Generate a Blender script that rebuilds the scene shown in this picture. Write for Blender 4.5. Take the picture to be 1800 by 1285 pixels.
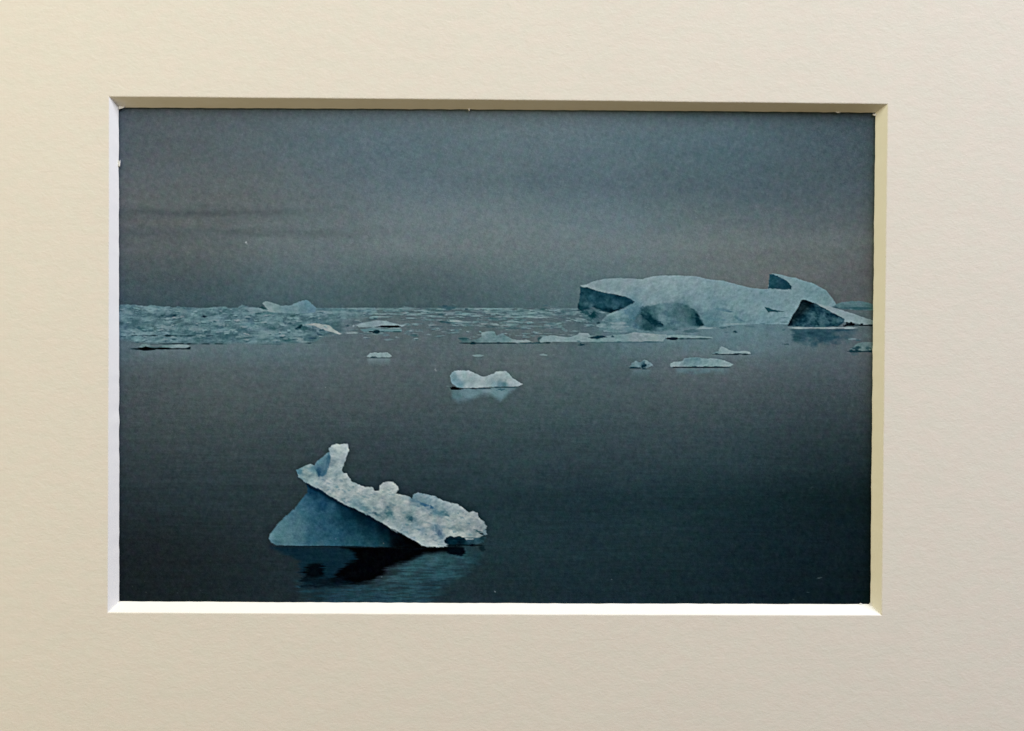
import bpy, math
import numpy as np

# ------------------------------------------------------------------ scale
# One photograph pixel (1800 x 1285) on the mat's face is 0.11 mm of real board.
P = 0.00011
CX, CY = 900.0, 642.5
HCAM = 1800.0                    # camera height above the mat face, in the same units
DEPTH = 14.0                     # thickness of the mat board (1.54 mm)
GAP = 2.4                        # the print lies a touch below the underside of the bevel

scene = bpy.context.scene
for o in list(bpy.data.objects):
    bpy.data.objects.remove(o)
COL = scene.collection

# ------------------------------------------------------------------ camera
cam_data = bpy.data.cameras.new('camera')
cam = bpy.data.objects.new('camera', cam_data)
COL.objects.link(cam)
cam.location = (0, 0, HCAM * P)
cam_data.sensor_width = 36.0
cam_data.lens = 36.0 * HCAM / 1800.0
cam_data.clip_start = 0.005
cam_data.clip_end = 20.0
scene.camera = cam

# ------------------------------------------------------------------ light of the room
W_COL, W_STR = (1.0, 0.515, 0.05), 0.045
KEY_COL, KEY_W = (1.000, 0.975, 0.687), 2.571
SIDE_COL, SIDE_W = (0.837, 0.860, 1.000), 9.500
LEFT_COL, LEFT_W = (1.000, 0.825, 0.450), 1.370
world = bpy.data.worlds.new('World')
scene.world = world
world.use_nodes = True
bg = world.node_tree.nodes['Background']
bg.inputs['Color'].default_value = (*W_COL, 1)
bg.inputs['Strength'].default_value = W_STR


def area_light(name, loc, size, col, watts, target=(0, 0, 0)):
    d = bpy.data.lights.new(name, 'AREA')
    d.shape = 'RECTANGLE'
    d.size, d.size_y = size
    d.color = col
    d.energy = watts
    o = bpy.data.objects.new(name, d)
    COL.objects.link(o)
    o.location = loc
    dx = [target[i] - loc[i] for i in range(3)]
    from mathutils import Vector
    o.rotation_euler = Vector(dx).to_track_quat('-Z', 'Y').to_euler()
    return o


area_light('window_light', (-0.20, 0.50, 0.30), (0.50, 0.30), KEY_COL, KEY_W)
area_light('side_light', (0.62, 0.58, 0.36), (0.40, 0.40), SIDE_COL, SIDE_W)
area_light('lamp_light', (-0.55, -0.10, 0.30), (0.25, 0.35), LEFT_COL, LEFT_W)

scene.view_settings.view_transform = 'Standard'
scene.view_settings.look = 'None'
scene.view_settings.exposure = 0
scene.view_settings.gamma = 1
scene.view_settings.use_curve_mapping = False

# light that reaches the print (linear, fitted once): used to turn the colours seen in the
# picture into ink reflectances.  rows: r,g,b ; terms 1,u,v,u2,uv,v2
EFIT = np.array([[0.8286, -0.0187, -0.0761, 0.0126, -0.0029, 0.0128], [0.7835, -0.0088, -0.0767, 0.0114, -0.0029, 0.0127],
                 [0.6801, 0.0252, -0.0698, 0.0098, -0.006, 0.0112]])
WHITE_TEST = False
MAT_COL = (0.820, 0.789, 0.755)
CORE_COL = (0.90, 0.895, 0.88)


def w3(x, y, z=0.0):
    """point at photograph position (x, y) lying z px above the mat face"""
    k = (HCAM - z) / HCAM
    return ((x - CX) * k * P, -(y - CY) * k * P, z * P)


# ------------------------------------------------------------------ materials
def mat_nodes(name):
    m = bpy.data.materials.new(name)
    m.use_nodes = True
    nt = m.node_tree
    b = nt.nodes['Principled BSDF']
    return m, nt, b


def noise(nt, coord, scale, detail=4, rough=0.55, dist=0.0, stretch=None):
    src = coord
    if stretch is not None:
        mp = nt.nodes.new('ShaderNodeMapping')
        mp.inputs['Scale'].default_value = stretch
        nt.links.new(coord, mp.inputs['Vector'])
        src = mp.outputs['Vector']
    n = nt.nodes.new('ShaderNodeTexNoise')
    n.inputs['Scale'].default_value = scale
    n.inputs['Detail'].default_value = detail
    n.inputs['Roughness'].default_value = rough
    n.inputs['Distortion'].default_value = dist
    nt.links.new(src, n.inputs['Vector'])
    return n


def math_node(nt, op, a, b):
    n = nt.nodes.new('ShaderNodeMath')
    n.operation = op
    for i, v in enumerate((a, b)):
        if isinstance(v, (int, float)):
            n.inputs[i].default_value = v
        else:
            nt.links.new(v, n.inputs[i])
    return n.outputs[0]


def paper_material(name, col, amp, bump, stretch=(1, 1, 1), scale=900.0, tint=0.02):
    m, nt, b = mat_nodes(name)
    tc = nt.nodes.new('ShaderNodeTexCoord').outputs['Object']
    n1 = noise(nt, tc, scale, 5, 0.6, 0.4, stretch)
    n2 = noise(nt, tc, scale * 3.2, 3, 0.6, 0.0, stretch)
    n3 = noise(nt, tc, scale * 0.16, 3, 0.5, 0.3, stretch)
    s = math_node(nt, 'MULTIPLY', n1.outputs['Fac'], 0.5)
    s = math_node(nt, 'ADD', s, math_node(nt, 'MULTIPLY', n2.outputs['Fac'], 0.28))
    s = math_node(nt, 'ADD', s, math_node(nt, 'MULTIPLY', n3.outputs['Fac'], 0.22))
    # reflectance: 1 + amp * (s - .5)
    f = math_node(nt, 'ADD', math_node(nt, 'MULTIPLY', math_node(nt, 'SUBTRACT', s, 0.5), amp), 1.0)
    rgb = nt.nodes.new('ShaderNodeRGB')
    rgb.outputs[0].default_value = (*col, 1)
    # faint warm / greenish drift of the pulp colour
    cn = noise(nt, tc, scale * 0.55, 2, 0.5, 0.0, stretch)
    mixc = nt.nodes.new('ShaderNodeMix')
    mixc.data_type = 'RGBA'
    mixc.inputs[6].default_value = (1 + tint, 1 - tint * 0.35, 1 - tint * 0.2, 1)
    mixc.inputs[7].default_value = (1 - tint, 1 + tint * 0.35, 1 - tint * 0.1, 1)
    mr = nt.nodes.new('ShaderNodeMapRange')
    mr.inputs[1].default_value, mr.inputs[2].default_value = 0.36, 0.64
    nt.links.new(cn.outputs['Fac'], mr.inputs[0])
    nt.links.new(mr.outputs[0], mixc.inputs[0])
    v1 = nt.nodes.new('ShaderNodeVectorMath')
    v1.operation = 'MULTIPLY'
    nt.links.new(rgb.outputs[0], v1.inputs[0])
    nt.links.new(mixc.outputs[2], v1.inputs[1])
    v2 = nt.nodes.new('ShaderNodeVectorMath')
    v2.operation = 'SCALE'
    nt.links.new(v1.outputs[0], v2.inputs[0])
    nt.links.new(f, v2.inputs['Scale'])
    nt.links.new(v2.outputs[0], b.inputs['Base Color'])
    b.inputs['Roughness'].default_value = 0.9
    b.inputs['Specular IOR Level'].default_value = 0.08
    bp = nt.nodes.new('ShaderNodeBump')
    bp.inputs['Strength'].default_value = bump
    bp.inputs['Distance'].default_value = 0.00012
    nt.links.new(s, bp.inputs['Height'])
    nt.links.new(bp.outputs[0], b.inputs['Normal'])
    return m


M_MAT = paper_material('cream_mat_paper', MAT_COL, 0.17, 0.75, (0.80, 1.18, 1), 600.0, 0.014)
M_CORE = paper_material('white_mat_core', CORE_COL, 0.05, 0.12, (0.5, 0.5, 1), 1400.0, 0.004)


def ink_material():
    m, nt, b = mat_nodes('printed_ink')
    at = nt.nodes.new('ShaderNodeAttribute')
    at.attribute_name = 'ink'
    tc = nt.nodes.new('ShaderNodeTexCoord').outputs['Object']
    n = noise(nt, tc, 5200.0, 2, 0.7)
    f = math_node(nt, 'ADD', math_node(nt, 'MULTIPLY', math_node(nt, 'SUBTRACT', n.outputs['Fac'], 0.5), 0.32), 1.0)
    v = nt.nodes.new('ShaderNodeVectorMath')
    v.operation = 'SCALE'
    nt.links.new(at.outputs['Color'], v.inputs[0])
    nt.links.new(f, v.inputs['Scale'])
    nt.links.new(v.outputs[0], b.inputs['Base Color'])
    b.inputs['Roughness'].default_value = 0.75
    b.inputs['Specular IOR Level'].default_value = 0.0
    bp = nt.nodes.new('ShaderNodeBump')
    bp.inputs['Strength'].default_value = 0.12
    bp.inputs['Distance'].default_value = 0.00004
    nt.links.new(n.outputs['Fac'], bp.inputs['Height'])
    nt.links.new(bp.outputs[0], b.inputs['Normal'])
    return m


M_INK = ink_material()


# ------------------------------------------------------------------ mesh helper
def mesh_obj(name, verts, faces, mat, parent=None, smooth=False):
    me = bpy.data.meshes.new(name)
    me.from_pydata(verts, [], faces)
    me.materials.append(mat)
    if smooth:
        me.polygons.foreach_set('use_smooth', [True] * len(me.polygons))
    me.update()
    o = bpy.data.objects.new(name, me)
    COL.objects.link(o)
    if parent is not None:
        o.parent = parent
    return o


# ------------------------------------------------------------------ the mat board
OUT = [(192, 170), (1560, 183), (1549.5, 1081.5), (189.5, 1076.5)]          # cut edge on the face
INN = [(208.5, 189), (1539, 198), (1530, 1062), (209.5, 1057)]                # cut edge at the back
rng = np.random.default_rng(7)


def jag(n, amp, corr):
    a = rng.normal(size=n + 1)
    k = np.exp(-0.5 * (np.arange(-3 * corr, 3 * corr + 1) / corr) ** 2)
    s = np.convolve(np.pad(a, 3 * corr, mode='wrap'), k / np.sqrt((k ** 2).sum()), 'valid')[:n + 1]
    w = np.minimum(1, np.minimum(np.arange(n + 1), np.arange(n + 1)[::-1]) / 6.0)
    return s * amp * w


NSEG = [260, 180, 260, 180]
out_rings, lip_rings, in_rings = [], [], []
# slow bow of each hand-cut edge, px along the edge's normal
BOW = [-1.5, 0.8, -1.2, 0.6]
for k in range(4):
    n = NSEG[k]
    a0, a1 = OUT[k], OUT[(k + 1) % 4]
    b0, b1 = INN[k], INN[(k + 1) % 4]
    t = np.linspace(0, 1, n + 1)
    nx, ny = [(0, 1), (-1, 0), (0, -1), (1, 0)][k]
    bow = BOW[k] * np.sin(np.pi * t) * 0.6
    ja = jag(n, 0.10, 3) + bow
    jb = jag(n, 0.20, 1) + jag(n, 0.05, 5) + bow
    out_rings.append([(a0[0] + (a1[0] - a0[0]) * s + nx * j, a0[1] + (a1[1] - a0[1]) * s + ny * j) for s, j in zip(t, ja)])
    in_rings.append([(b0[0] + (b1[0] - b0[0]) * s + nx * j, b0[1] + (b1[1] - b0[1]) * s + ny * j) for s, j in zip(t, jb)])

BX0, BX1, BY0, BY1 = -420, 2220, -380, 1680                     # outer edges of the board
outer = [(BX0, BY0), (BX1, BY0), (BX1, BY1), (BX0, BY1)]
ring_pts = []
verts, faces = [], []
for k in range(4):
    n = NSEG[k]
    o0, o1 = outer[k], outer[(k + 1) % 4]
    nx, ny = [(0, 1), (-1, 0), (0, -1), (1, 0)][k]
    base = len(verts)
    for i in range(n + 1):
        s = i / n
        x, y = out_rings[k][i]
        m = 3.0 * np.array([nx, ny])
        # the face paper turns over the cut edge by a hair
        cxx = 1.0 if 0 < i < n else 0.0
        verts.append(w3(x, y, -0.35))
        # mitre the inner row at the corners
        tx, ty = (1, 0) if k in (0, 2) else (0, 1)
        e = 0.0
        xr, yr = x - m[0] * 0.5, y - m[1] * 0.5
        if i in (0, n):
            sx = -1 if (x < CX) else 1
            sy = -1 if (y < CY) else 1
            xr, yr = x + sx * 1.5, y + sy * 1.5
        verts.append(w3(xr, yr, 0))
        verts.append(w3(o0[0] + (o1[0] - o0[0]) * s, o0[1] + (o1[1] - o0[1]) * s, 0))
        verts.append(w3(o0[0] + (o1[0] - o0[0]) * s, o0[1] + (o1[1] - o0[1]) * s, -DEPTH))
        xi, yi = in_rings[k][i]
        verts.append(w3(xi, yi, -DEPTH))
    for i in range(n):
        a = base + i * 5
        b = a + 5
        for j in range(4):
            faces.append((a + j, a + j + 1, b + j + 1, b + j))
mat_board = mesh_obj('mat_board', verts, faces, M_MAT)
mat_board['label'] = 'cream textured window mat board with white cut edges, framing the dark photo print'
mat_board['category'] = 'picture mat'

bevels = []
bevel_labels = ['shaded top cut edge of the window', 'creamy right cut edge of the window',
                'brightly lit bottom cut edge of the window', 'cool white left cut edge of the window']
for k in range(4):
    n = NSEG[k]
    verts, faces = [], []
    R = 4
    rowj = [jag(n, 0.16, 3) for _ in range(R + 1)]
    for i in range(n + 1):
        for r in range(R + 1):
            f = r / R
            x = out_rings[k][i][0] * (1 - f) + in_rings[k][i][0] * f
            y = out_rings[k][i][1] * (1 - f) + in_rings[k][i][1] * f
            z = -0.35 * (1 - f) - DEPTH * f
            if 0 < r < R:
                z += rowj[r][i] * 0.5
            verts.append(w3(x, y, z))
    for i in range(n):
        for r in range(R):
            a = i * (R + 1) + r
            b = a + R + 1
            faces.append((a, b, b + 1, a + 1))
    o = mesh_obj('bevel', verts, faces, M_CORE, mat_board, True)
    o['label'] = bevel_labels[k]
    bevels.append(o)


# tufts of torn core paper left along the cut
def tuft(k, pts, h=1.6):
    zt = -DEPTH + h
    n = len(pts)
    cx = sum(p[0] for p in pts) / n
    cy = sum(p[1] for p in pts) / n
    v = [w3(x, y, -DEPTH - 0.6) for x, y in pts] + [w3(cx + (x - cx) * .7, cy + (y - cy) * .7, zt) for x, y in pts]
    f = [(i, (i + 1) % n, n + (i + 1) % n, n + i) for i in range(n)] + [tuple(range(n, 2 * n))]
    mesh_obj('paper_tuft', v, f, M_CORE, bevels[k])


tuft(3, [(207.5, 279), (210, 284), (211.6, 280.5), (211.8, 286), (210.8, 294), (207.5, 293.5)])
tuft(0, [(207, 185), (221, 186), (219, 189.6), (214, 191), (209, 192.4), (207, 191)])
tuft(0, [(1462, 194), (1480, 195), (1477, 198.6), (1473, 198.8), (1468, 197)], 1.2)
tuft(0, [(821.5, 189), (826, 190), (825.6, 194.5), (824.4, 196), (823.4, 193)], 1.2)
tuft(1, [(1533.5, 200.5), (1541, 199), (1541, 204), (1537, 203.6), (1534.6, 203)], 1.4)
tuft(2, [(1509.5, 1064), (1510.5, 1061), (1513, 1060.2), (1515.5, 1061.2), (1516, 1064)], 1.2)
tuft(2, [(1526, 1066), (1527, 1062), (1532, 1056.5), (1534, 1058), (1533, 1066)], 1.6)
tuft(2, [(208, 1059), (208.3, 1056), (211, 1057.3), (213, 1059.5)], 1.2)

# ------------------------------------------------------------------ the picture on the print
S = 1.25
GX0, GX1, GY0, GY1 = 188.0, 1560.0, 170.0, 1082.0
gx = np.arange(GX0, GX1 + S, S)
gy = np.arange(GY0, GY1 + S, S)
X, Y = np.meshgrid(gx, gy)
NY, NX = X.shape
rs = np.random.default_rng(21)
TAB = rs.random((8, 256, 256))


def vnoise(x, y, seed=0):
    t = TAB[seed % 8]
    x = x + 37.3 * seed
    y = y + 91.7 * seed
    ix, iy = np.floor(x).astype(int), np.floor(y).astype(int)
    fx, fy = x - ix, y - iy
    fx = fx * fx * fx * (fx * (fx * 6 - 15) + 10)
    fy = fy * fy * fy * (fy * (fy * 6 - 15) + 10)
    i0, i1, j0, j1 = ix & 255, (ix + 1) & 255, iy & 255, (iy + 1) & 255
    a = t[j0, i0] * (1 - fx) + t[j0, i1] * fx
    b = t[j1, i0] * (1 - fx) + t[j1, i1] * fx
    return a * (1 - fy) + b * fy


def fbm(x, y, seed=0, octv=4, gain=0.55, rot=True):
    s, a, n = 0.0, 1.0, 0.0
    for o in range(octv):
        s = s + a * vnoise(x, y, seed + o)
        n += a
        a *= gain
        if rot:
            x, y = 1.9 * (0.8 * x - 0.6 * y), 1.9 * (0.6 * x + 0.8 * y)
        else:
            x, y = 2.0 * x + 3.1, 2.0 * y + 7.7
    return 2 * s / n - 1            # about -1 .. 1, sd about .3


def blur(a, r):
    """three box blurs of radius r cells"""
    for _ in range(3):
        for ax in (0, 1):
            p = np.pad(a, [(r + 1, r) if i == ax else (0, 0) for i in range(a.ndim)], mode='edge')
            c = np.cumsum(p, axis=ax)
            n = a.shape[ax]
            hi = np.take(c, np.arange(2 * r + 1, 2 * r + 1 + n), axis=ax)
            lo = np.take(c, np.arange(0, n), axis=ax)
            a = (hi - lo) / (2 * r + 1)
    return a


def table(xs, rows):
    ys = [r[0] for r in rows]
    out = np.zeros((NY, NX, 3))
    for c in range(3):
        m = np.array([np.interp(gx, xs, [p[c] for p in r[1]]) for r in rows])
        for j in range(NX):
            out[:, j, c] = np.interp(gy, ys, m[:, j])
    return blur(out, 9)


XS = [215, 450, 700, 880, 1100, 1300, 1530]
SKY = table(XS, [
    (195, [(86, 92, 101), (88, 97, 105), (92, 103, 111), (96, 108, 116), (96, 108, 118), (88, 101, 113), (78, 89, 101)]),
    (260, [(84, 90, 97), (86, 96, 103), (88, 102, 110), (90, 105, 114), (91, 105, 116), (83, 98, 111), (75, 87, 99)]),
    (320, [(87, 89, 92), (91, 96, 99), (90, 101, 107), (89, 102, 109), (89, 102, 111), (81, 94, 105), (75, 84, 94)]),
    (380, [(87, 88, 89), (92, 96, 97), (99, 106, 108), (104, 112, 115), (101, 110, 115), (93, 102, 109), (84, 88, 94)]),
    (430, [(90, 91, 92), (94, 99, 99), (100, 107, 108), (106, 113, 114), (108, 114, 116), (104, 108, 111), (92, 93, 95)]),
    (470, [(80, 84, 86), (84, 92, 94), (92, 101, 103), (95, 105, 107), (98, 106, 108), (104, 107, 109), (93, 93, 94)]),
    (510, [(70, 80, 84), (73, 87, 91), (81, 94, 97), (84, 97, 101), (86, 99, 103), (98, 102, 104), (91, 92, 93)]),
    (545, [(64, 78, 83), (68, 84, 89), (75, 89, 93), (76, 92, 96), (78, 94, 98), (96, 100, 103), (88, 90, 92)]),
])
SEA = table(XS, [
    (540, [(88, 104, 110), (90, 108, 114), (92, 106, 111), (88, 104, 110), (80, 102, 110), (90, 112, 120), (98, 102, 106)]),
    (580, [(90, 106, 112), (92, 110, 115), (96, 106, 110), (92, 106, 110), (92, 108, 114), (94, 116, 124), (96, 104, 110)]),
    (612, [(86, 99, 105), (93, 108, 113), (98, 105, 108), (96, 106, 109), (97, 108, 112), (96, 113, 119), (98, 100, 106)]),
    (650, [(88, 93, 95), (92, 98, 100), (97, 102, 104), (97, 104, 106), (98, 104, 107), (93, 100, 105), (90, 92, 97)]),
    (700, [(78, 81, 83), (83, 88, 89), (87, 92, 94), (84, 94, 96), (86, 92, 95), (80, 86, 91), (75, 77, 81)]),
    (760, [(66, 69, 71), (69, 75, 77), (73, 80, 83), (70, 80, 83), (71, 79, 83), (64, 73, 79), (58, 62, 67)]),
    (830, [(53, 56, 58), (57, 63, 65), (59, 67, 70), (57, 68, 72), (55, 66, 71), (50, 60, 66), (43, 49, 54)]),
    (870, [(46, 50, 52), (49, 56, 58), (50, 58, 62), (46, 58, 62), (41, 54, 59), (36, 47, 52), (31, 37, 41)]),
    (950, [(38, 41, 43), (42, 48, 51), (44, 52, 56), (40, 52, 57), (36, 46, 52), (31, 40, 46), (26, 31, 35)]),
    (1060, [(32, 35, 37), (35, 41, 44), (38, 46, 50), (33, 41, 47), (29, 37, 43), (27, 34, 40), (22, 26, 29)]),
])


def idw0(samples, pw=2.0, eps=2500.0):
    num = np.zeros((NY, NX, 3))
    den = np.zeros((NY, NX))
    for sx, sy, c in samples:
        k = 1.0 / ((X - sx) ** 2 + 2.2 * (Y - sy) ** 2 + eps) ** (pw / 2 + .5)
        num += k[..., None] * c
        den += k
    return num / den[..., None]


def settle(field, pts):
    """nudge a colour field so that it passes through measured colours"""
    for _ in range(3):
        res = []
        for x_, y_, c in pts:
            i_, j_ = int((y_ - GY0) / S), int((x_ - GX0) / S)
            res.append((x_, y_, np.array(c, float) - field[i_, j_]))
        field = field + idw0(res)
    return field


SKY = settle(SKY, [(310, 240, (86, 94, 99)), (880, 240, (95, 111, 118)), (1450, 280, (74, 89, 97)), (1450, 430, (94, 102, 104)), (330, 510, (67, 82, 88)), (730, 400, (104, 117, 122)), (730, 510, (74, 91, 96)),
                   (280, 330, (91, 98, 101)), (1050, 430, (104, 119, 124)), (1230, 290, (82, 101, 109)), (510, 440, (97, 109, 113)), (230, 215, (82, 91, 97)), (1515, 215, (70, 83, 92)), (1515, 500, (86, 91, 94)), (230, 440, (84, 91, 94))])
SEA = settle(SEA, [(1030, 720, (64, 80, 85)), (1450, 680, (67, 78, 84)), (530, 660, (80, 92, 97)), (290, 1000, (27, 34, 37)), (980, 1000, (29, 46, 53)), (1450, 1000, (16, 29, 35)), (330, 840, (46, 57, 62)), (1030, 840, (39, 55, 62)),
                   (1450, 820, (32, 46, 51)), (350, 710, (72, 82, 85)), (1150, 980, (27, 44, 50)), (750, 650, (80, 92, 97)), (1060, 645, (76, 93, 99)), (270, 660, (75, 85, 89)), (1250, 760, (54, 69, 75)), (730, 780, (53, 67, 73)), (270, 760, (60, 70, 73)),
                   (700, 605, (86, 98, 103)), (300, 620, (82, 96, 102)), (1250, 605, (90, 109, 116)), (700, 570, (88, 102, 107)), (940, 575, (86, 101, 106)), (640, 1045, (32, 44, 50)), (900, 1045, (27, 42, 48))])
IMG = SKY.copy()
LAB = np.zeros((NY, NX), dtype=np.int32)
PARTS = [('printed_sky', None, 'overcast grey sky of the picture')]


def part(name, parent=None, label=None):
    PARTS.append((name, parent, label))
    return len(PARTS) - 1


def window(x0, y0, x1, y1):
    j0 = max(0, int((x0 - GX0) / S))
    j1 = min(NX, int((x1 - GX0) / S) + 2)
    i0 = max(0, int((y0 - GY0) / S))
    i1 = min(NY, int((y1 - GY0) / S) + 2)
    return slice(i0, i1), slice(j0, j1)


def put(win, mask, col, lab=None, only=None, thr=0.5):
    m = mask[..., None] if mask.ndim == 2 else mask
    IMG[win] = IMG[win] * (1 - m) + np.asarray(col, dtype=float) * m
    if lab is not None:
        sel = mask > thr
        if only is not None:
            sel &= np.isin(LAB[win], only)
        LAB[win][sel] = lab


def sdf(pts, x, y):
    p = np.asarray(pts, dtype=float)
    q = np.roll(p, -1, axis=0)
    d = np.full(x.shape, 1e9)
    ins = np.zeros(x.shape, dtype=bool)
    for (x0, y0), (x1, y1) in zip(p, q):
        ex, ey = x1 - x0, y1 - y0
        l2 = ex * ex + ey * ey + 1e-9
        t = np.clip(((x - x0) * ex + (y - y0) * ey) / l2, 0, 1)
        d = np.minimum(d, (x - x0 - t * ex) ** 2 + (y - y0 - t * ey) ** 2)
        c = ((y0 <= y) & (y1 > y)) | ((y1 <= y) & (y0 > y))
        with np.errstate(divide='ignore', invalid='ignore'):
            xi = x0 + (y - y0) * ex / (ey if abs(ey) > 1e-9 else 1e-9)
        ins ^= c & (x < xi)
    d = np.sqrt(d)
    return np.where(ins, -d, d)


def poly(pts, soft=1.1, rough=1.0, rs_=(5, 5), seed=0, pad=12):
    p = np.asarray(pts, dtype=float)
    w = window(p[:, 0].min() - pad, p[:, 1].min() - pad, p[:, 0].max() + pad, p[:, 1].max() + pad)
    x, y = X[w], Y[w]
    if rough:
        dx = rough * 2.2 * fbm(x / rs_[0], y / rs_[1], seed, 3)
        dy = rough * 2.2 * fbm(x / rs_[0] + 50, y / rs_[1] + 20, seed + 3, 3) * min(1.0, rs_[1] / rs_[0])
        d = sdf(pts, x + dx, y + dy)
    else:
        d = sdf(pts, x, y)
    m = np.clip(0.5 - d / (2 * soft), 0, 1)
    return w, m * m * (3 - 2 * m)


def blob(cx, cy, rx, ry, col, a=1.0, hard=0.5, ang=0.0, rough=0.35, sc=None, seed=0, lab=None, only=None):
    """ragged soft ellipse"""
    R = max(rx, ry) * 1.7 + 3
    w = window(cx - R, cy - R, cx + R, cy + R)
    x, y = X[w] - cx, Y[w] - cy
    c, s = math.cos(math.radians(ang)), math.sin(math.radians(ang))
    u, v = (x * c + y * s) / rx, (-x * s + y * c) / ry
    sx, sy = sc or (max(3, rx * 0.5), max(1.6, ry * 0.6))
    r = np.sqrt(u * u + v * v) + rough * 2 * fbm(X[w] / sx, Y[w] / sy, seed, 3)
    m = np.clip((1.15 - r) / (1.15 - hard + 1e-6), 0, 1)
    m = m * m * (3 - 2 * m) * a
    put(w, m, col, lab, only, 0.45 * a)


def streak(x0, x1, y, h, col, a=1.0, seed=0, gaps=0.0, tilt=0.0, lab=None, only=None):
    """thin horizontal dark or light line with broken edges"""
    w = window(x0 - 6, y - h * 2 - 3, x1 + 6, y + h * 2 + 3 + abs(tilt))
    x, yy = X[w], Y[w]
    yc = y + tilt * (x - x0) / max(1, x1 - x0)
    t = np.clip((x - x0) / (x1 - x0), 0, 1)
    hw = h * (0.55 + 0.9 * vnoise(x / 9.0, x * 0 + seed * 3.3, seed)) * np.clip(np.minimum(t, 1 - t) * 8 + 0.25, 0, 1)
    m = np.clip((hw - np.abs(yy - yc + 0.5 * fbm(x / 7, yy / 3, seed, 2))) / 0.9 + 0.35, 0, 1)
    m *= (x > x0 - 1) & (x < x1 + 1)
    if gaps:
        m *= np.clip((vnoise(x / 11.0, yy * 0 + 9.1 * seed, seed + 2) - gaps) * 6 + 0.5, 0, 1)
    put(w, m * a, col, lab, only, 0.5 * a)


def idw(samples, x, y, pw=2.6, eps=9.0):
    num = np.zeros(x.shape + (3,))
    den = np.zeros(x.shape)
    for (sx, sy, c) in samples:
        k = 1.0 / ((x - sx) ** 2 + (y - sy) ** 2 + eps) ** (pw / 2)
        num += k[..., None] * np.asarray(c, dtype=float)
        den += k
    return num / den[..., None]


def relief(x, y, sx, sy, seed, octv=5, ang=215):
    """lumpy snow: slope of a noise height field towards the light, about -1..1"""
    h = fbm(x / sx, y / sy, seed, octv, 0.6) * sx * 0.5
    gy_, gx_ = np.gradient(h, S, S)
    a = math.radians(ang)
    return np.clip((gx_ * math.cos(a) + gy_ * math.sin(a)) * 1.2, -1, 1)


# ---- sky: dark cloud streaks low on the left
def cloudband(yc, h, x0, x1, col, a, seed, tilt=0.0):
    f = np.clip((X - x0) / 30, 0, 1) * np.clip((x1 - X) / max(60, (x1 - x0) * .5), 0, 1)
    yy = yc + tilt * (X - x0) / (x1 - x0) + 7 * fbm(X / 90, Y / 30, seed, 4)
    m = np.exp(-((Y - yy) / h) ** 2) * f * a * (0.7 + 0.6 * vnoise(X / 45, Y / 8, seed))
    m = np.clip(m, 0, 1)
    IMG[:] = IMG * (1 - m[..., None]) + np.array(col, float) * m[..., None]


cloudband(373, 7.5, 150, 620, (72, 79, 83), 0.55, 1)
cloudband(408, 8.0, 150, 760, (76, 85, 89), 0.45, 2)
cloudband(391, 7.0, 150, 560, (95, 98, 99), 0.45, 3)
cloudband(350, 14.0, 150, 640, (93, 98, 100), 0.4, 4)
cloudband(440, 12.0, 150, 560, (92, 97, 99), 0.35, 5)
cloudband(436, 16.0, 620, 1900, (108, 119, 122), 0.35, 6, -20)
cloudband(315, 26.0, 900, 2000, (80, 94, 106), 0.3, 7, 40)
IMG += (3.0 * fbm(X / 60, Y / 26, 5, 4))[..., None] * np.array([1.0, 0.95, 0.8])

# ---- sea
L_SEA = part('printed_sea', None, 'still dark grey sea of the picture')
hz = 541.5 + 0.7 * fbm(X / 12, Y * 0, 2, 2)
m = np.clip((Y - hz) / 2.2 + 0.5, 0, 1)
rip = fbm(X / 60, Y / 2.6, 3, 4, 0.6, False)
rip2 = fbm(X / 150, Y / 11, 6, 3, 0.5, False)
ramp = np.clip((Y - 640) / 260, 0, 1)
sea = SEA * (1 + ((0.03 + 0.035 * ramp) * rip + 0.05 * rip2 * ramp)[..., None])
IMG[:] = IMG * (1 - m[..., None]) + sea * m[..., None]
LAB[m > 0.5] = L_SEA

# ---- far pack ice, left
L_PACK = part('pack_ice', None, 'field of broken pack ice along the horizon, left half')
top = [(205, 537), (212, 536), (223, 535), (234, 535.6), (245, 537.5), (257.6, 539), (270, 536), (283, 539), (298, 538.7),
       (303, 541), (312.6, 538.7), (327, 540), (352, 541.8), (365, 541), (378.6, 540), (398, 538.7), (403, 541.8), (418, 541),
       (424, 535.5), (432, 538.6), (442, 539.6), (452, 540.4), (470, 541), (620, 541.5), (660, 541)]
bot = [(662, 549), (640, 560), (618, 583), (603, 588), (588, 590), (570, 592), (556, 600), (520, 604), (470, 605), (420, 604), (330, 605),
       (260, 604), (205, 596)]
w, m = poly(top + bot, 1.2, 1.1, (7, 3.5), 1)
w2, m2 = poly(top + bot, 5.0, 2.6, (14, 5), 5)
lowp = np.clip((Y[w] - 574) / 14, 0, 1)
m = m * (1 - lowp) + np.minimum(m, m2) * lowp
x, y = X[w], Y[w]
n1 = fbm(x / 24, y / 9, 1, 5, 0.62)
n2 = fbm(x / 9, y / 4, 4, 4, 0.6)
rl = relief(x, y, 15, 7, 2)
low = np.clip((y - 566) / 35, 0, 1)
g = 0.52 + 0.85 * n1 + 0.16 * n2 + 0.16 * rl - 0.10 * low
g = np.clip(g, 0, 1)
c = np.array([76, 101, 110.0]) * (1 - g[..., None]) + np.array([126, 149, 157.0]) * g[..., None]
fade = np.clip((x - 540) / 90, 0, 1) * np.clip((y - 548) / 14, 0, 1)
put(w, m * (1 - 0.75 * fade), c, L_PACK)
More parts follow.
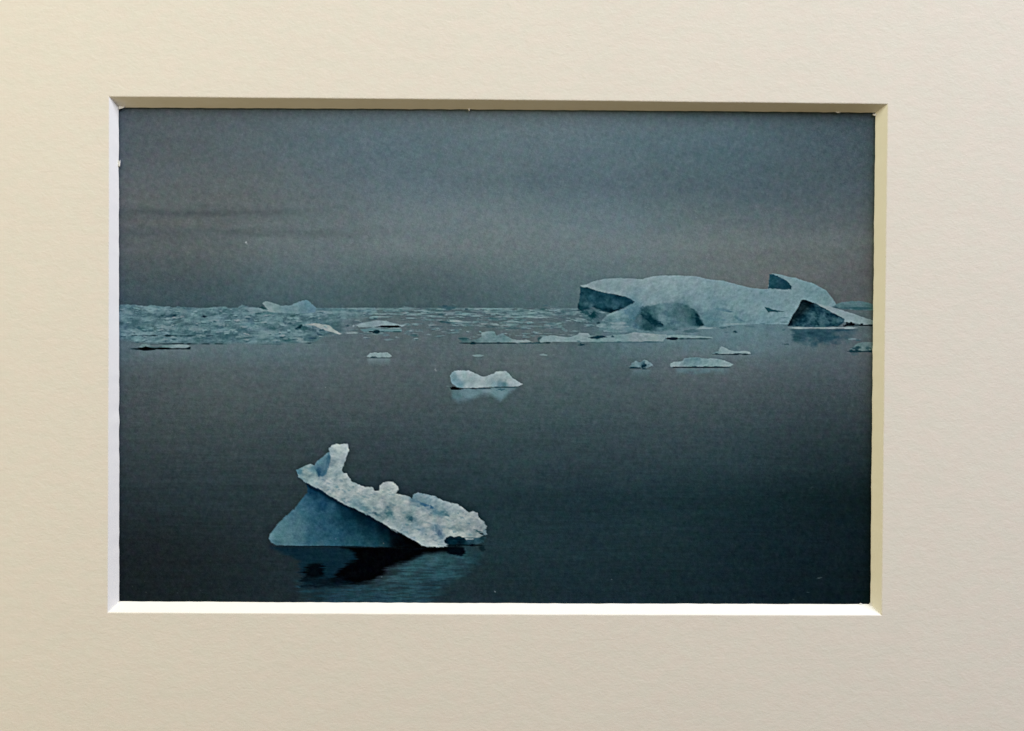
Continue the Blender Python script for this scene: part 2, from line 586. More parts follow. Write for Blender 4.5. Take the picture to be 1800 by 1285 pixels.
# its blurred reflection just under it
w = window(205, 596, 640, 650)
x, y = X[w], Y[w]
m = np.clip((y - 600) / 5, 0, 1) * np.clip((648 - y) / 40, 0, 1) * np.clip((610 - x) / 90, 0, 1) * (0.4 + 0.5 * vnoise(x / 16, y / 60, 3))
put(w, m * 0.75, (98, 116, 122))
for (x_, y_, a_, b_, ang, c_, al) in [
        (222, 548, 12, 7, 0, (126, 146, 153), .7), (262, 545, 16, 6, 10, (128, 148, 155), .6), (318, 546, 14, 5, 8, (120, 141, 148), .6),
        (245, 543, 8, 3, 20, (86, 108, 114), .8), (256, 546.5, 5, 2, 10, (84, 106, 113), .7),
        (232, 543.5, 4, 2, 0, (90, 112, 118), .6),
        (300, 555.5, 14, 3.2, -14, (62, 88, 98), .9), (284, 556, 8, 2.2, -20, (64, 90, 98), .8), (306, 555, 5, 2.2, -10, (34, 60, 72), .9),
        (285, 555, 3.4, 1.8, 0, (50, 76, 84), .8),
        (312, 567, 11, 3.4, -24, (76, 98, 106), .8), (307, 570, 4, 2, -10, (56, 82, 92), .7),
        (360, 556.5, 6, 2.8, -6, (66, 84, 94), .9), (359, 556.5, 3.4, 2.2, 0, (34, 52, 66), .95), (378, 552.5, 14, 1.8, -10, (70, 98, 104), .8),
        (388, 551.6, 5, 1.4, -6, (52, 84, 90), .8),
        (238, 570, 22, 6, -6, (78, 104, 114), .75), (244, 577, 10, 4, 12, (58, 86, 98), .8), (226, 575, 14, 5, 0, (76, 102, 112), .6),
        (239, 566, 7, 3.6, 0, (66, 94, 102), .6), (272, 577, 6, 5, 0, (76, 98, 103), .7), (298.5, 579, 3, 4, 0, (62, 84, 90), .7),
        (286, 580, 8, 4, 0, (84, 104, 109), .6), (262, 571, 10, 4, 0, (96, 117, 123), .6), (345, 578, 26, 5, 0, (116, 138, 145), .6),
        (322, 570, 14, 5, 0, (92, 116, 122), .5), (388, 563, 16, 7, 0, (106, 130, 140), .6), (362, 573, 10, 3, 5, (84, 112, 118), .6),
        (395, 582, 24, 2.6, -3, (140, 158, 164), .6), (420, 581, 8, 3, 0, (76, 104, 112), .8), (398, 592, 9, 4, -5, (66, 92, 103), .8),
        (424, 593, 6, 4, 0, (62, 92, 98), .8), (395, 578, 10, 3, 0, (86, 112, 120), .6)]:
    blob(x_, y_, a_, b_, c_, al, 0.35, ang, 0.3, seed=int(x_))
# mid ground of the left ice (418..600)
for (x_, y_, a_, b_, ang, c_, al) in [
        (434, 547, 6, 2.6, 40, (74, 98, 107), .7), (450, 544, 26, 3, 3, (130, 150, 157), .55), (468, 546.5, 12, 2, 0, (138, 156, 162), .7),
        (467, 551, 26, 2.4, 0, (92, 124, 130), .7), (500, 556, 20, 4, 0, (92, 117, 125), .6), (515, 555.2, 6, 1.8, -5, (54, 82, 88), .85),
        (531, 556, 5, 2.4, 0, (78, 102, 114), .7), (440, 563, 12, 6, 60, (86, 110, 124), .6), (470, 563, 18, 7, 0, (116, 138, 146), .5),
        (494, 568, 10, 4, 30, (132, 150, 157), .6), (430, 572, 14, 6, 0, (100, 132, 142), .5), (478, 577, 8, 3.4, 10, (70, 98, 104), .8),
        (427, 580, 14, 2.6, 0, (72, 100, 112), .7), (465, 590, 32, 6.5, 0, (126, 148, 154), .8), (470, 583, 24, 3, -2, (132, 152, 158), .6),
        (452, 596, 26, 4, 0, (104, 130, 137), .6), (470, 597, 26, 1.8, 0, (88, 114, 120), .7), (516, 595, 6, 6, 0, (88, 114, 120), .5),
        (505, 598, 10, 4, 0, (66, 96, 103), .7), (526, 596, 9, 4.5, 30, (140, 154, 158), .75), (532, 600, 12, 2, 5, (138, 154, 158), .5),
        (512, 578, 24, 5, 0, (92, 118, 126), .5),
        (530, 575.5, 12, 6.5, 0, (52, 84, 92), .9), (528, 574, 5, 3, -30, (20, 46, 56), .95), (522, 577, 5, 2.6, -30, (34, 62, 74), .7),
        (538, 577, 6, 5, 0, (60, 92, 98), .7), (545, 571.2, 9, 1.7, 8, (138, 154, 158), .7), (552, 575, 6, 3, 35, (62, 88, 98), .85), (562, 579, 6, 2.6, 25, (64, 88, 98), .8),
        (555, 586, 12, 4, 0, (94, 118, 128), .7), (562, 588.2, 6, 2, 0, (58, 80, 94), .9), (565, 591, 5.5, 1.3, -4, (140, 154, 158), .8),
        (549, 594.5, 8, 1.7, 0, (50, 76, 92), .95), (536, 603.5, 0.1, 0.1, 0, (0, 0, 0), .0), (545, 603.2, 7, 1.3, -3, (40, 66, 76), .95),
        (580, 554, 8, 3, 0, (80, 106, 112), .6), (581, 562.5, 5, 2.2, -30, (118, 134, 144), .7), (606, 556, 9, 6, 0, (116, 140, 146), .7),
        (610, 572.5, 4, 2, 0, (44, 72, 80), .8), (621, 572.8, 2.4, 2, 0, (138, 156, 163), .8), (634, 570, 9, 3, -12, (126, 146, 156), .8),
        (570, 549, 40, 2, 0, (126, 148, 154), .55), (600, 548.5, 30, 1.4, 0, (122, 146, 152), .6), (618, 544.5, 8, 1.6, 0, (66, 96, 102), .6),
        (596, 544, 34, 1.6, 0, (92, 120, 126), .7), (583, 589, 8, 5, 0, (96, 112, 117), .5), (617, 585, 11, 2.6, 0, (130, 148, 152), .8)]:
    blob(x_, y_, a_, b_, c_, al, 0.35, ang, 0.3, seed=int(x_))
w, m = poly([(538, 570.6), (545, 569.2), (553, 568.2), (566.7, 570), (579, 571.7), (585, 577.8), (592, 582), (600, 587), (596, 588), (590, 586), (582.6, 583.6), (568, 580.3), (560, 576), (552, 572.4)], .9, .5, (5, 3), 3)
put(w, m, np.array([158, 165, 166.0]) + (9 * fbm(X[w] / 6, Y[w] / 4, 2, 3))[..., None] - (14 * np.clip((552 - X[w]) / 12, 0, 1))[..., None])
streak(231, 241, 589.6, 1.6, (18, 36, 44), .95, 1)
streak(248, 276, 590, 1.4, (34, 58, 66), .9, 2, 0.2)
streak(286, 376, 590.2, 1.2, (44, 70, 78), .85, 3, 0.15)
streak(290, 306, 590.2, 1.5, (28, 48, 54), .8, 4)
streak(212, 222, 592, 1.0, (60, 84, 94), .7, 3)
streak(265, 408, 604.6, 1.1, (50, 72, 78), .85, 5, 0.28)
streak(300, 336, 604.4, 1.4, (28, 50, 58), .85, 6, 0.2)
streak(450, 497, 605, 1.3, (72, 98, 104), .85, 7, 0.15)

# rubble: bright tops with dark gaps under them
rr = np.random.default_rng(5)
for k in range(16):
    x_, y_ = rr.uniform(216, 560), rr.uniform(546, 594)
    a_, b_ = rr.uniform(8, 20), rr.uniform(2.4, 4.6)
    blob(x_ + 2, y_ + b_ * .9, a_ * .9, b_ * .6, (60, 88, 98), rr.uniform(.4, .75), .4, rr.uniform(-8, 8), .45, (6, 3), seed=k)
    blob(x_, y_, a_, b_, (132 + rr.uniform(-8, 8), 153, 160), rr.uniform(.4, .7), .5, rr.uniform(-10, 10), .5, (6, 3.5), seed=k + 2)
for k in range(95):
    x_ = rr.uniform(214, 600)
    y_ = rr.uniform(541, 598 if x_ < 540 else 585)
    a_ = rr.uniform(2.5, 8)
    b_ = rr.uniform(1.0, 2.3) * (0.7 + 0.5 * (y_ - 540) / 60)
    al = rr.uniform(.3, .75)
    blob(x_ + rr.uniform(-1, 2), y_ + b_ * 1.5, a_ * rr.uniform(.6, 1), b_ * .75, (52, 80, 91), al, .4, rr.uniform(-12, 12), .4, seed=k)
    blob(x_, y_, a_, b_, (138 + rr.uniform(-10, 12), 158, 165), al, .45, rr.uniform(-14, 14), .4, seed=k + 3)

# ---- berg on the left horizon
L_B1 = part('printed_iceberg', None, 'small far iceberg with two low peaks on the left horizon')
w, m = poly([(461.6, 533), (466.5, 529.6), (473.8, 531.4), (483.6, 533.2), (493.3, 537), (510.5, 537), (524, 530.6), (537, 527.7),
             (542, 528.3), (549.6, 535.7), (555.7, 541.8), (554.5, 549), (520, 551), (493, 550), (471, 548), (468, 541)], 1.1, .6, (5, 4), 2)
x, y = X[w], Y[w]
c = idw([(468, 533, (134, 150, 154)), (484, 540, (128, 148, 154)), (475, 545, (146, 162, 166)), (500, 542, (116, 141, 150)), (520, 545, (118, 142, 150)),
         (530, 537, (116, 141, 153)), (540, 533, (106, 136, 150)), (548, 541, (104, 132, 148)), (512, 550, (112, 138, 146)), (535, 549, (110, 132, 145))], x, y)
c = c + (9 * fbm(x / 8, y / 5, 3, 4))[..., None]
put(w, m, c, L_B1)
w, m = poly([(455.5, 541), (461, 537.8), (464, 540), (470.5, 543.5), (463, 543.6)], 0.8, .3, (4, 4), 2)
put(w, m, (44, 74, 80))

# ---- broken floes across the middle of the horizon
L_MID = part('broken_floes', None, 'thin broken floes scattered across the middle of the horizon')
w = window(600, 538, 1090, 606)
x, y = X[w], Y[w]
n = fbm(x / 34, y / 3.4, 5, 4, 0.6, False) + 0.35 * fbm(x / 7, y / 2.2, 1, 3)
dens = np.interp(y, [540, 543, 552, 560, 575, 590, 604], [0.42, 0.30, 0.14, -0.10, -0.22, -0.38, -0.8]) + 0.12 * np.clip((x - 860) / 100, 0, 1) * (y < 575)
m = np.clip((n + dens) * 3.2, 0, 1) * np.clip((y - 540.5) / 2, 0, 1) * np.clip((x - 600) / 40, 0, 1) * np.clip((1075 - x) / 40, 0, 1)
g = np.clip(0.5 + 0.9 * fbm(x / 16, y / 3, 2, 4), 0, 1)
c = np.array([88, 112, 119.0]) * (1 - g[..., None]) + np.array([132, 152, 157.0]) * g[..., None]
put(w, m * .85, c, L_MID, [L_SEA], .42)
dk = np.clip((fbm(x / 18, y / 2.4, 7, 3, 0.6, False) - 0.25) * 4, 0, 1) * np.clip((x - 610) / 40, 0, 1) * (y > 543) * np.clip((596 - y) / 20, 0, 1)
put(w, dk * .45, (66, 90, 97))
for (x_, y_, a_, b_, ang, c_, al) in [
        (715, 541, 14, 3, 0, (112, 138, 144), .7), (788, 541, 18, 4.6, 0, (58, 88, 97), .85), (782, 537.6, 7, 2, 0, (44, 74, 84), .85), (798, 535.5, 5, 1.6, 20, (80, 104, 110), .7),
        (820, 543.6, 4, 1.8, 0, (54, 82, 90), .8), (747, 547, 9, 4, 0, (124, 144, 150), .7), (790, 551, 18, 3.4, 0, (126, 142, 150), .7), (777, 552.4, 9, 2, 0, (64, 92, 100), .7),
        (775, 555.6, 0.1, .1, 0, (0, 0, 0), 0), (782, 566, 12, 1.8, 3, (48, 78, 86), .85), (802, 564, 16, 2.2, 3, (152, 166, 169), .9),
        (668, 556.6, 20, 2.0, 0, (132, 150, 155), .75), (674, 564.5, 0.1, .1, 0, (0, 0, 0), 0),
        (880, 546, 22, 3.4, 0, (108, 132, 138), .6), (957, 543.6, 8, 1.8, 0, (60, 90, 96), .7), (958, 537.5, 6, 1.6, -8, (58, 88, 98), .8), (972, 538.5, 16, 2, 0, (80, 104, 110), .6),
        (940, 549, 38, 2.8, 0, (128, 150, 155), .7), (947, 549.6, 3.5, 1.2, 0, (64, 86, 92), .7), (900, 556.8, 34, 1.8, 0, (124, 146, 151), .8), (938, 557.2, 34, 2.4, 0, (140, 160, 164), .85),
        (905, 552, 14, 3.4, 12, (118, 142, 148), .6), (862, 559.6, 14, 1.1, 0, (60, 90, 97), .75), (910, 562.6, 24, 1.5, 0, (86, 112, 118), .6), (844, 572.6, 12, 1.6, 4, (118, 136, 141), .7),
        (872, 570.5, 12, 2.2, 10, (138, 156, 160), .8), (895, 571.8, 14, 1.8, 0, (132, 152, 157), .7), (866, 574.6, 14, 1.4, 0, (66, 90, 97), .7), (900, 577, 16, 1.4, 0, (64, 90, 97), .7),
        (935, 573.6, 24, 2, 0, (118, 138, 144), .65), (965, 573, 14, 1.6, 0, (120, 142, 147), .6), (770, 580, 8, 2.2, -14, (120, 134, 139), .7), (780, 583, 5, 1.4, 0, (116, 132, 138), .6),
        (720, 583, 12, 3, -10, (104, 126, 132), .7), (728, 590, 8, 2.6, 0, (70, 97, 102), .8), (754, 588, 6, 1.6, 0, (126, 144, 148), .7), (682, 597, 9, 2, 0, (114, 134, 140), .7),
        (678, 589, 7, 2.6, 10, (104, 128, 136), .6), (758, 570.5, 6, 5, 0, (114, 134, 139), .5), (1015, 563, 9, 2, 8, (120, 142, 147), .65), (1024, 561, 4, 2, 0, (122, 144, 150), .6),
        (992, 580, 6, 3.4, 30, (114, 138, 143), .6), (1012, 582, 8, 1.8, 0, (120, 142, 148), .6), (990, 548, 8, 3, 0, (64, 92, 99), .55), (1003, 550, 8, 4, 0, (86, 112, 118), .5),
        (948, 596, 4, 4.5, 0, (62, 90, 96), .8), (640, 573, 6, 1.5, 0, (60, 88, 94), .7)]:
    blob(x_, y_, a_, b_, c_, al, 0.35, ang, 0.28, seed=int(x_), lab=L_MID, only=[L_SEA])

for k in range(110):
    x_ = rr.uniform(606, 1040)
    y_ = 543 + 52 * rr.uniform(0, 1) ** 1.5
    a_ = rr.uniform(3, 13)
    b_ = rr.uniform(.8, 1.6)
    al = rr.uniform(.3, .75)
    blob(x_ + rr.uniform(-2, 3), y_ + b_ * 1.5, a_ * rr.uniform(.5, .9), b_ * .7, (54, 82, 91), al, .4, 0, .35, seed=k)
    blob(x_, y_, a_, b_, (136 + rr.uniform(-12, 10), 156, 162), al, .45, rr.uniform(-4, 4), .35, seed=k + 3, lab=L_MID, only=[L_SEA])

# floe with a black gap (630..705)
L_F = part('ice_floe', None, 'low white floe with a black gap beneath it, left of middle')
w, m = poly([(628, 571), (640, 567), (650, 565.5), (662, 563), (678, 564), (692, 568), (705, 571.5), (715, 570), (708, 574), (690, 575), (660, 575.5), (640, 575), (630, 575)], 1, .6, (8, 3), 3)
put(w, m, np.array([136, 154, 160.0]) + (10 * fbm(X[w] / 8, Y[w] / 4, 1, 3))[..., None], L_F)
w, m = poly([(632, 579), (650, 577.5), (680, 578.5), (706, 579), (706, 583), (680, 583), (640, 583)], 1, .5, (8, 3), 4)
put(w, m, (104, 132, 138), L_F)
streak(666, 704, 574, 2.2, (16, 34, 42), .95, 4)
streak(684, 701, 573.4, 2.6, (2, 12, 18), .95, 2)
streak(658, 668, 575, 1.4, (40, 64, 70), .7, 2)
streak(648, 668, 583.2, 2.2, (22, 50, 58), .95, 5)
streak(668, 706, 583, 1.2, (48, 78, 84), .8, 6, .1)

# long flat floe, dark line at 603
L_F = part('ice_floe', None, 'long low floe with a dark waterline, centre of the horizon')
w, m = poly([(804, 594), (820, 592), (826, 598), (836, 597), (846, 592), (846, 584), (858, 582.6), (868, 582), (873, 590), (884, 586), (892, 592),
             (900, 596), (912, 598.5), (926, 597), (935, 601), (944, 602.5), (900, 603), (830, 603), (812, 601)], 1, .9, (6, 3), 5)
x, y = X[w], Y[w]
c = idw([(852, 586, (136, 154, 160)), (866, 586, (120, 142, 148)), (860, 595, (112, 136, 142)), (885, 596, (100, 130, 134)), (905, 600, (140, 156, 160)), (922, 600, (146, 160, 163)),
         (830, 600, (92, 112, 118)), (815, 595, (70, 95, 102)), (880, 590, (112, 136, 142)), (892, 601, (118, 140, 146))], x, y)
put(w, m * .92, c + (12 * fbm(x / 7, y / 3, 3, 3))[..., None], L_F)
streak(806, 824, 595, 1.3, (46, 74, 82), .85, 1)
streak(808, 910, 603.2, 1.7, (22, 48, 56), .95, 2, .05)
streak(910, 968, 602.8, 1.4, (40, 66, 74), .85, 3, .1)
streak(954, 967, 601.4, 2.4, (24, 54, 60), .85, 3)
w = window(820, 604, 980, 636)
put(w, np.clip((634 - Y[w]) / 30, 0, 1) * .3 * np.clip((X[w] - 820) / 30, 0, 1) * np.clip((980 - X[w]) / 40, 0, 1), (84, 110, 117))

# ---- the long berg on the right
w = window(1010, 540, 1535, 640)            # pale water under it
x, y = X[w], Y[w]
m = np.clip((y - 560) / 12, 0, 1) * np.clip((636 - y) / 50, 0, 1) * np.clip((x - 1030) / 60, 0, 1) * np.clip((1440 - x) / 110, 0, 1)
put(w, np.clip(m * (.75 + .6 * fbm(x / 12, y / 26, 2, 3)), 0, 1), (95, 121, 130))
L_BIG = part('printed_iceberg', None, 'long pale iceberg with a smooth domed top, right of the horizon')
w, m = poly([(1019, 501.8), (1031, 500), (1046, 494), (1066, 489.6), (1087, 489), (1109, 489.6), (1129, 491), (1140, 487), (1161, 484.7), (1189, 484),
             (1224, 486), (1250, 491.7), (1269, 493.4), (1292, 499), (1311, 504), (1327, 507.4), (1350, 508), (1353, 482.5), (1358, 480.5), (1372.5, 483), (1388.6, 487),
             (1400, 488.5), (1411, 493.4), (1427, 496.6), (1441.7, 504.6), (1451.4, 510.3), (1459.5, 519), (1467.5, 530.4), (1471, 535), (1462, 541), (1440, 545), (1420, 560), (1388, 570),
             (1340, 569.5), (1300, 571), (1268, 574), (1230, 575), (1190, 576), (1150, 584), (1100, 584), (1063, 583), (1049, 572), (1067, 554), (1084, 546), (1098, 540), (1080, 528), (1040, 514)], 1.0, .6, (6, 4), 4)
x, y = X[w], Y[w]
c = idw([(1035, 503, (142, 158, 165)), (1060, 500, (136, 153, 160)), (1100, 500, (142, 158, 165)), (1085, 512, (134, 152, 160)), (1140, 500, (146, 162, 169)), (1130, 520, (136, 154, 162)), (1180, 495, (146, 163, 170)),
         (1180, 520, (138, 158, 166)), (1150, 533, (134, 154, 162)), (1220, 500, (142, 160, 168)), (1230, 525, (132, 154, 163)), (1270, 505, (134, 154, 162)), (1300, 515, (130, 152, 161)), (1300, 535, (130, 153, 161)),
         (1340, 520, (124, 148, 158)), (1340, 560, (118, 144, 154)), (1400, 500, (128, 150, 158)), (1430, 515, (122, 146, 155)), (1400, 530, (128, 150, 158)), (1455, 530, (124, 146, 154)), (1330, 545, (128, 151, 158)),
         (1260, 545, (112, 138, 149)), (1245, 560, (100, 130, 142)), (1300, 560, (112, 139, 149)), (1280, 552, (124, 148, 156)),
         (1110, 535, (104, 132, 146)), (1100, 550, (112, 138, 149)), (1080, 556, (128, 150, 158)), (1075, 567, (98, 124, 132)), (1085, 576, (128, 148, 155)), (1060, 575, (122, 144, 151)), (1115, 545, (92, 122, 138)),
         (1110, 565, (86, 116, 128)), (1120, 580, (106, 130, 138)), (1170, 555, (92, 120, 130)), (1165, 575, (104, 130, 138)), (1190, 545, (88, 114, 123)), (1200, 565, (86, 114, 124)), (1185, 560, (108, 134, 142)),
         (1215, 568, (84, 110, 119)), (1240, 535, (128, 151, 160)), (1250, 570, (98, 126, 135)), (1225, 556, (98, 124, 134))], x, y, 3.0, 30)
c = c + (6 * relief(x, y, 9, 6, 3) + 6 * fbm(x / 22, y / 15, 4, 5))[..., None]
put(w, m, c, L_BIG)
# soft edge of the hump in front
w, m = poly([(1113, 576), (1118, 556), (1126, 541), (1147, 536.5), (1168, 532.6), (1186, 533), (1207, 536), (1221, 545.6), (1231, 557), (1238, 571), (1232, 574), (1205, 574), (1160, 583), (1130, 580)], 2.6, 1.2, (7, 5), 6)
x, y = X[w], Y[w]
L_HUMP = part('shadow_face', L_BIG, 'grey shaded hump at the foot of the iceberg')
c = idw([(1130, 545, (58, 88, 97)), (1137, 552, (48, 78, 88)), (1132, 560, (58, 86, 95)), (1145, 563, (38, 68, 78)), (1152, 569, (30, 60, 72)), (1140, 575, (44, 72, 80)), (1120, 562, (84, 110, 120)),
         (1148, 550, (72, 102, 110)), (1158, 545, (92, 120, 128)), (1165, 540, (104, 132, 140)), (1172, 550, (84, 114, 124)), (1165, 558, (106, 132, 140)), (1180, 560, (92, 120, 130)), (1182, 566, (84, 112, 124)), (1160, 575, (88, 116, 126)),
         (1190, 545, (82, 108, 116)), (1200, 540, (76, 102, 110)), (1208, 545, (72, 98, 106)), (1200, 555, (84, 112, 120)), (1215, 552, (56, 86, 94)), (1220, 560, (46, 76, 86)), (1228, 567, (34, 64, 74)), (1234, 571, (30, 60, 70)),
         (1210, 562, (68, 98, 106)), (1205, 571, (92, 120, 128)), (1190, 571, (98, 126, 134)), (1175, 538, (96, 122, 132)), (1116, 572, (84, 112, 126)), (1120, 550, (78, 108, 120))], x, y, 3, 8)
c = c + (13 * fbm(x / 7, y / 6, 5, 4))[..., None]
put(w, m * .95, c, L_HUMP)
for (x_, y_, a_, b_, ang, c_, al) in [
        (1136, 552, 10, 8, 60, (34, 64, 75), .9), (1149, 566, 16, 6, 26, (18, 50, 62), .92), (1141, 573, 8, 7, 0, (46, 74, 84), .85), (1133, 547, 8, 5, 0, (56, 86, 95), .7), (1124, 562, 6, 7, 0, (80, 102, 112), .6), (1141, 578, 6, 5, 0, (46, 74, 82), .8),
        (1158, 573, 6, 3, 10, (52, 80, 90), .6), (1226, 561, 14, 5.2, 52, (22, 54, 64), .9), (1216, 552, 8, 6, 42, (58, 88, 96), .7), (1232, 570, 5, 3, 20, (26, 56, 66), .9), (1166, 561, 9, 8, 20, (108, 134, 142), .6),
        (1158, 548, 8, 6, 40, (96, 124, 132), .5), (1188, 566, 10, 3, 0, (82, 110, 122), .6), (1200, 548, 14, 8, 10, (80, 106, 114), .5), (1176, 543, 8, 6, 0, (98, 124, 133), .5), (1192, 576, 16, 3, 0, (88, 114, 122), .6),
        (1215, 582, 10, 3, 0, (62, 92, 100), .7), (1186, 579, 8, 2, 0, (66, 96, 104), .6), (1240, 577, 14, 1.3, -2, (134, 154, 160), .7), (1108, 552, 10, 8, 60, (88, 120, 137), .6), (1120, 545, 8, 5, 20, (88, 118, 132), .6),
        (1095, 562, 12, 3, 0, (100, 128, 137), .6), (1068, 560, 8, 3, -20, (102, 128, 136), .6), (1058, 567, 7, 2.4, 0, (84, 110, 118), .7), (1086, 568, 12, 1.6, 0, (138, 156, 162), .7), (1060, 578, 10, 2, 0, (92, 118, 126), .7),
        (1080, 581, 12, 2, 0, (96, 122, 130), .6), (1104, 578, 10, 3, 0, (108, 134, 142), .6), (1054, 573, 6, 2, 0, (130, 150, 156), .6), (1118, 583, 10, 2.4, 0, (92, 118, 126), .6)]:
    blob(x_, y_, a_ * 1.12, b_ * 1.12, c_, min(1, al * 1.1), .6, ang, .45, (7, 4.5), seed=int(x_))
# dark left face
L_FACE = part('shadow_face', L_BIG, 'dark blue left end of the iceberg')
w, m = poly([(1019.6, 503.6), (1031, 505), (1046, 510), (1067, 515.5), (1087, 518.3), (1102, 522.5), (1116.5, 530), (1106.5, 537), (1096, 542.5), (1085, 545), (1073, 550.5), (1066, 547),
             (1059, 547), (1050, 541), (1041, 540), (1032, 542), (1021, 547), (1015.6, 541), (1017, 534), (1019, 524)], .9, .6, (5, 4), 5)
x, y = X[w], Y[w]
c = idw([(1024, 508, (40, 70, 84)), (1045, 515, (34, 66, 80)), (1040, 525, (38, 72, 86)), (1060, 520, (34, 66, 80)), (1085, 523, (28, 58, 72)), (1100, 528, (34, 64, 80)), (1085, 532, (52, 84, 98)), (1070, 535, (50, 82, 96)), (1095, 535, (46, 76, 90)),
         (1055, 535, (44, 78, 92)), (1030, 536, (62, 94, 104)), (1022, 535, (56, 88, 98)), (1040, 538, (70, 100, 110)), (1080, 541, (60, 92, 104)), (1045, 541.5, (18, 50, 62)), (1065, 546, (16, 46, 58)), (1075, 547, (10, 38, 50)), (1090, 543, (26, 56, 68)),
         (1020, 544, (20, 56, 66)), (1017, 537, (28, 62, 72)), (1030, 542, (18, 54, 64))], x, y, 3, 4)
put(w, m, c + (20 * fbm(x / 7, y / 6, 3, 4, .65))[..., None], L_FACE)
for (x_, y_, a_, b_, ang) in [(1028, 543.5, 13, 2.2, -10), (1050, 542.5, 9, 1.8, 12), (1064, 547, 10, 2.2, 10), (1084, 545, 14, 2.2, -16), (1016.5, 538, 2.4, 6, 0)]:
    blob(x_, y_, a_, b_, (14, 44, 56), .85, .3, ang, .3, seed=int(x_))
# its shadow in the water
w, m = poly([(1019, 545), (1038, 541), (1060, 546), (1068, 552), (1056, 562), (1052, 572), (1036, 571), (1030, 560)], 6, 2.2, (8, 4), 2)
put(w, m * .6, (62, 92, 101), None)
blob(1048, 556, 6, 7, (40, 72, 80), .8, .2, 20, .3)
blob(1052, 567.6, 4, 1.6, (24, 56, 66), .9, .3)
blob(1020, 561, 9, 2.2, (120, 140, 146), .7, .3, 8)
blob(1060, 549, 8, 1.4, (116, 140, 148), .7, .3, 6)
blob(1085, 573.5, 18, 3.2, (134, 154, 160), .8, .4)
blob(1071, 563, 9, 2.2, (86, 112, 122), .7, .3, -10)
# notch
L_FACE = part('shadow_face', L_BIG, 'dark notch beside the right-hand peak')
w, m = poly([(1352, 482.3), (1358, 482), (1366, 485), (1374, 488.6), (1383, 494), (1389, 500), (1392, 504), (1391, 508.6), (1376, 509.4), (1364, 507.6), (1351, 507.4)], .8, .5, (4, 4), 5)
x, y = X[w], Y[w]
put(w, m, np.array([46, 77, 90.0]) + (12 * fbm(x / 6, y / 5, 6, 4))[..., None] - (6 * np.clip((y - 495) / 12, 0, 1))[..., None], L_FACE)
w, m = poly([(1344, 540), (1350, 540.5), (1356, 543.5), (1368, 546), (1379, 547.6), (1366, 548.6), (1356, 548), (1350.6, 549.4), (1347.5, 545)], .7, .4, (4, 3), 2)
put(w, m, (50, 84, 93))
for (x_, y_, a_, b_, ang, c_, al) in [(1272, 545, 16, 3.6, 8, (98, 126, 140), .8), (1283, 547.5, 12, 1.6, 4, (84, 114, 128), .7), (1298, 560.5, 12, 3, 26, (88, 118, 131), .7), (1262, 562, 18, 3, 5, (98, 127, 140), .6),
                                      (1380, 558.4, 9, .9, 0, (76, 106, 114), .7), (1378, 566.4, 8, 1.0, -3, (70, 100, 108), .8), (1250, 572, 14, 1.2, 0, (92, 120, 128), .5), (1285, 569.6, 24, 1.4, 0, (136, 156, 162), .7),
                                      (1235, 574.6, 12, 1.1, 0, (126, 146, 152), .8), (1270, 576, 8, 2.2, 0, (66, 96, 106), .8), (1282, 574.5, 4, 2, 0, (62, 92, 102), .7), (1292.5, 583, 4.4, 2.6, 0, (30, 62, 74), .9),
                                      (1320, 574, 10, 1.4, 0, (72, 102, 110), .7), (1342, 569, 6, 1.2, 0, (76, 106, 114), .6), (1276, 584, 5, 1.2, 0, (72, 102, 112), .6), (1358, 578, 4, 3, 0, (78, 106, 114), .5), (1378, 580, 4, 1.6, -20, (66, 94, 102), .7)]:
    blob(x_, y_, a_, b_, c_, al, .3, ang, .3, seed=int(x_))

# far berg and snow strip behind the dark pyramid
blob(1043, 553, 7, 10, (14, 54, 60), .8, .35, 24, .5, (6, 5))
blob(1030, 549, 9, 4, (30, 66, 74), .7, .3, 0, .5)
L_FAR = part('printed_iceberg', None, 'faint low iceberg at the right edge of the picture')
w, m = poly([(1461, 541), (1470, 535), (1480, 531), (1495, 529.5), (1512, 529), (1526, 532), (1545, 538), (1545, 546), (1520, 545), (1500, 544.6), (1478, 543)], 1.2, .7, (6, 4), 2)
x, y = X[w], Y[w]
c = np.array([92, 116, 123.0]) + (8 * fbm(x / 10, y / 4, 2, 4))[..., None]
put(w, m, c, L_FAR)
blob(1508, 542, 26, 3.0, (60, 88, 97), .85, .4, 0, .3)
blob(1467, 540.4, 6, 1.7, (52, 80, 90), .8, .3)
blob(1495, 534, 20, 2.5, (108, 130, 136), .6, .3)
L_PYR = part('printed_iceberg', None, 'dark pointed iceberg with a snowy right slope, by the right edge')
w, m = poly([(1430, 533), (1437, 534), (1450, 537), (1461, 539.4), (1476, 544), (1492, 549), (1508, 554), (1524, 560), (1545, 566), (1545, 572), (1516, 570.5), (1502, 568), (1484, 566), (1462, 552)], .9, .6, (5, 3), 4)
x, y = X[w], Y[w]
c = np.array([140, 156, 163.0]) + (8 * fbm(x / 8, y / 5, 3, 4))[..., None] - (12 * np.clip((x - 1500) / 40, 0, 1))[..., None]
put(w, m, c, L_PYR)
L_FACE = part('shadow_face', L_PYR, 'dark mottled face of the pointed iceberg')
w, m = poly([(1409, 527.5), (1412, 526), (1416, 527), (1426, 530.5), (1437, 535), (1446, 540), (1459, 547), (1472, 554), (1485, 561), (1483, 568), (1472, 574), (1440, 575.5), (1404.7, 574.7), (1384.5, 572.6), (1390, 561), (1395, 550.5), (1402, 541)], .8, .5, (5, 4), 5)
x, y = X[w], Y[w]
g = np.clip(.48 + 1.25 * fbm(x / 10, y / 8, 1, 5, .6) + .5 * fbm(x / 26, y / 18, 4, 2), 0, 1)[..., None]
c = np.array([22, 50, 64.0]) * (1 - g) + np.array([72, 100, 112.0]) * g
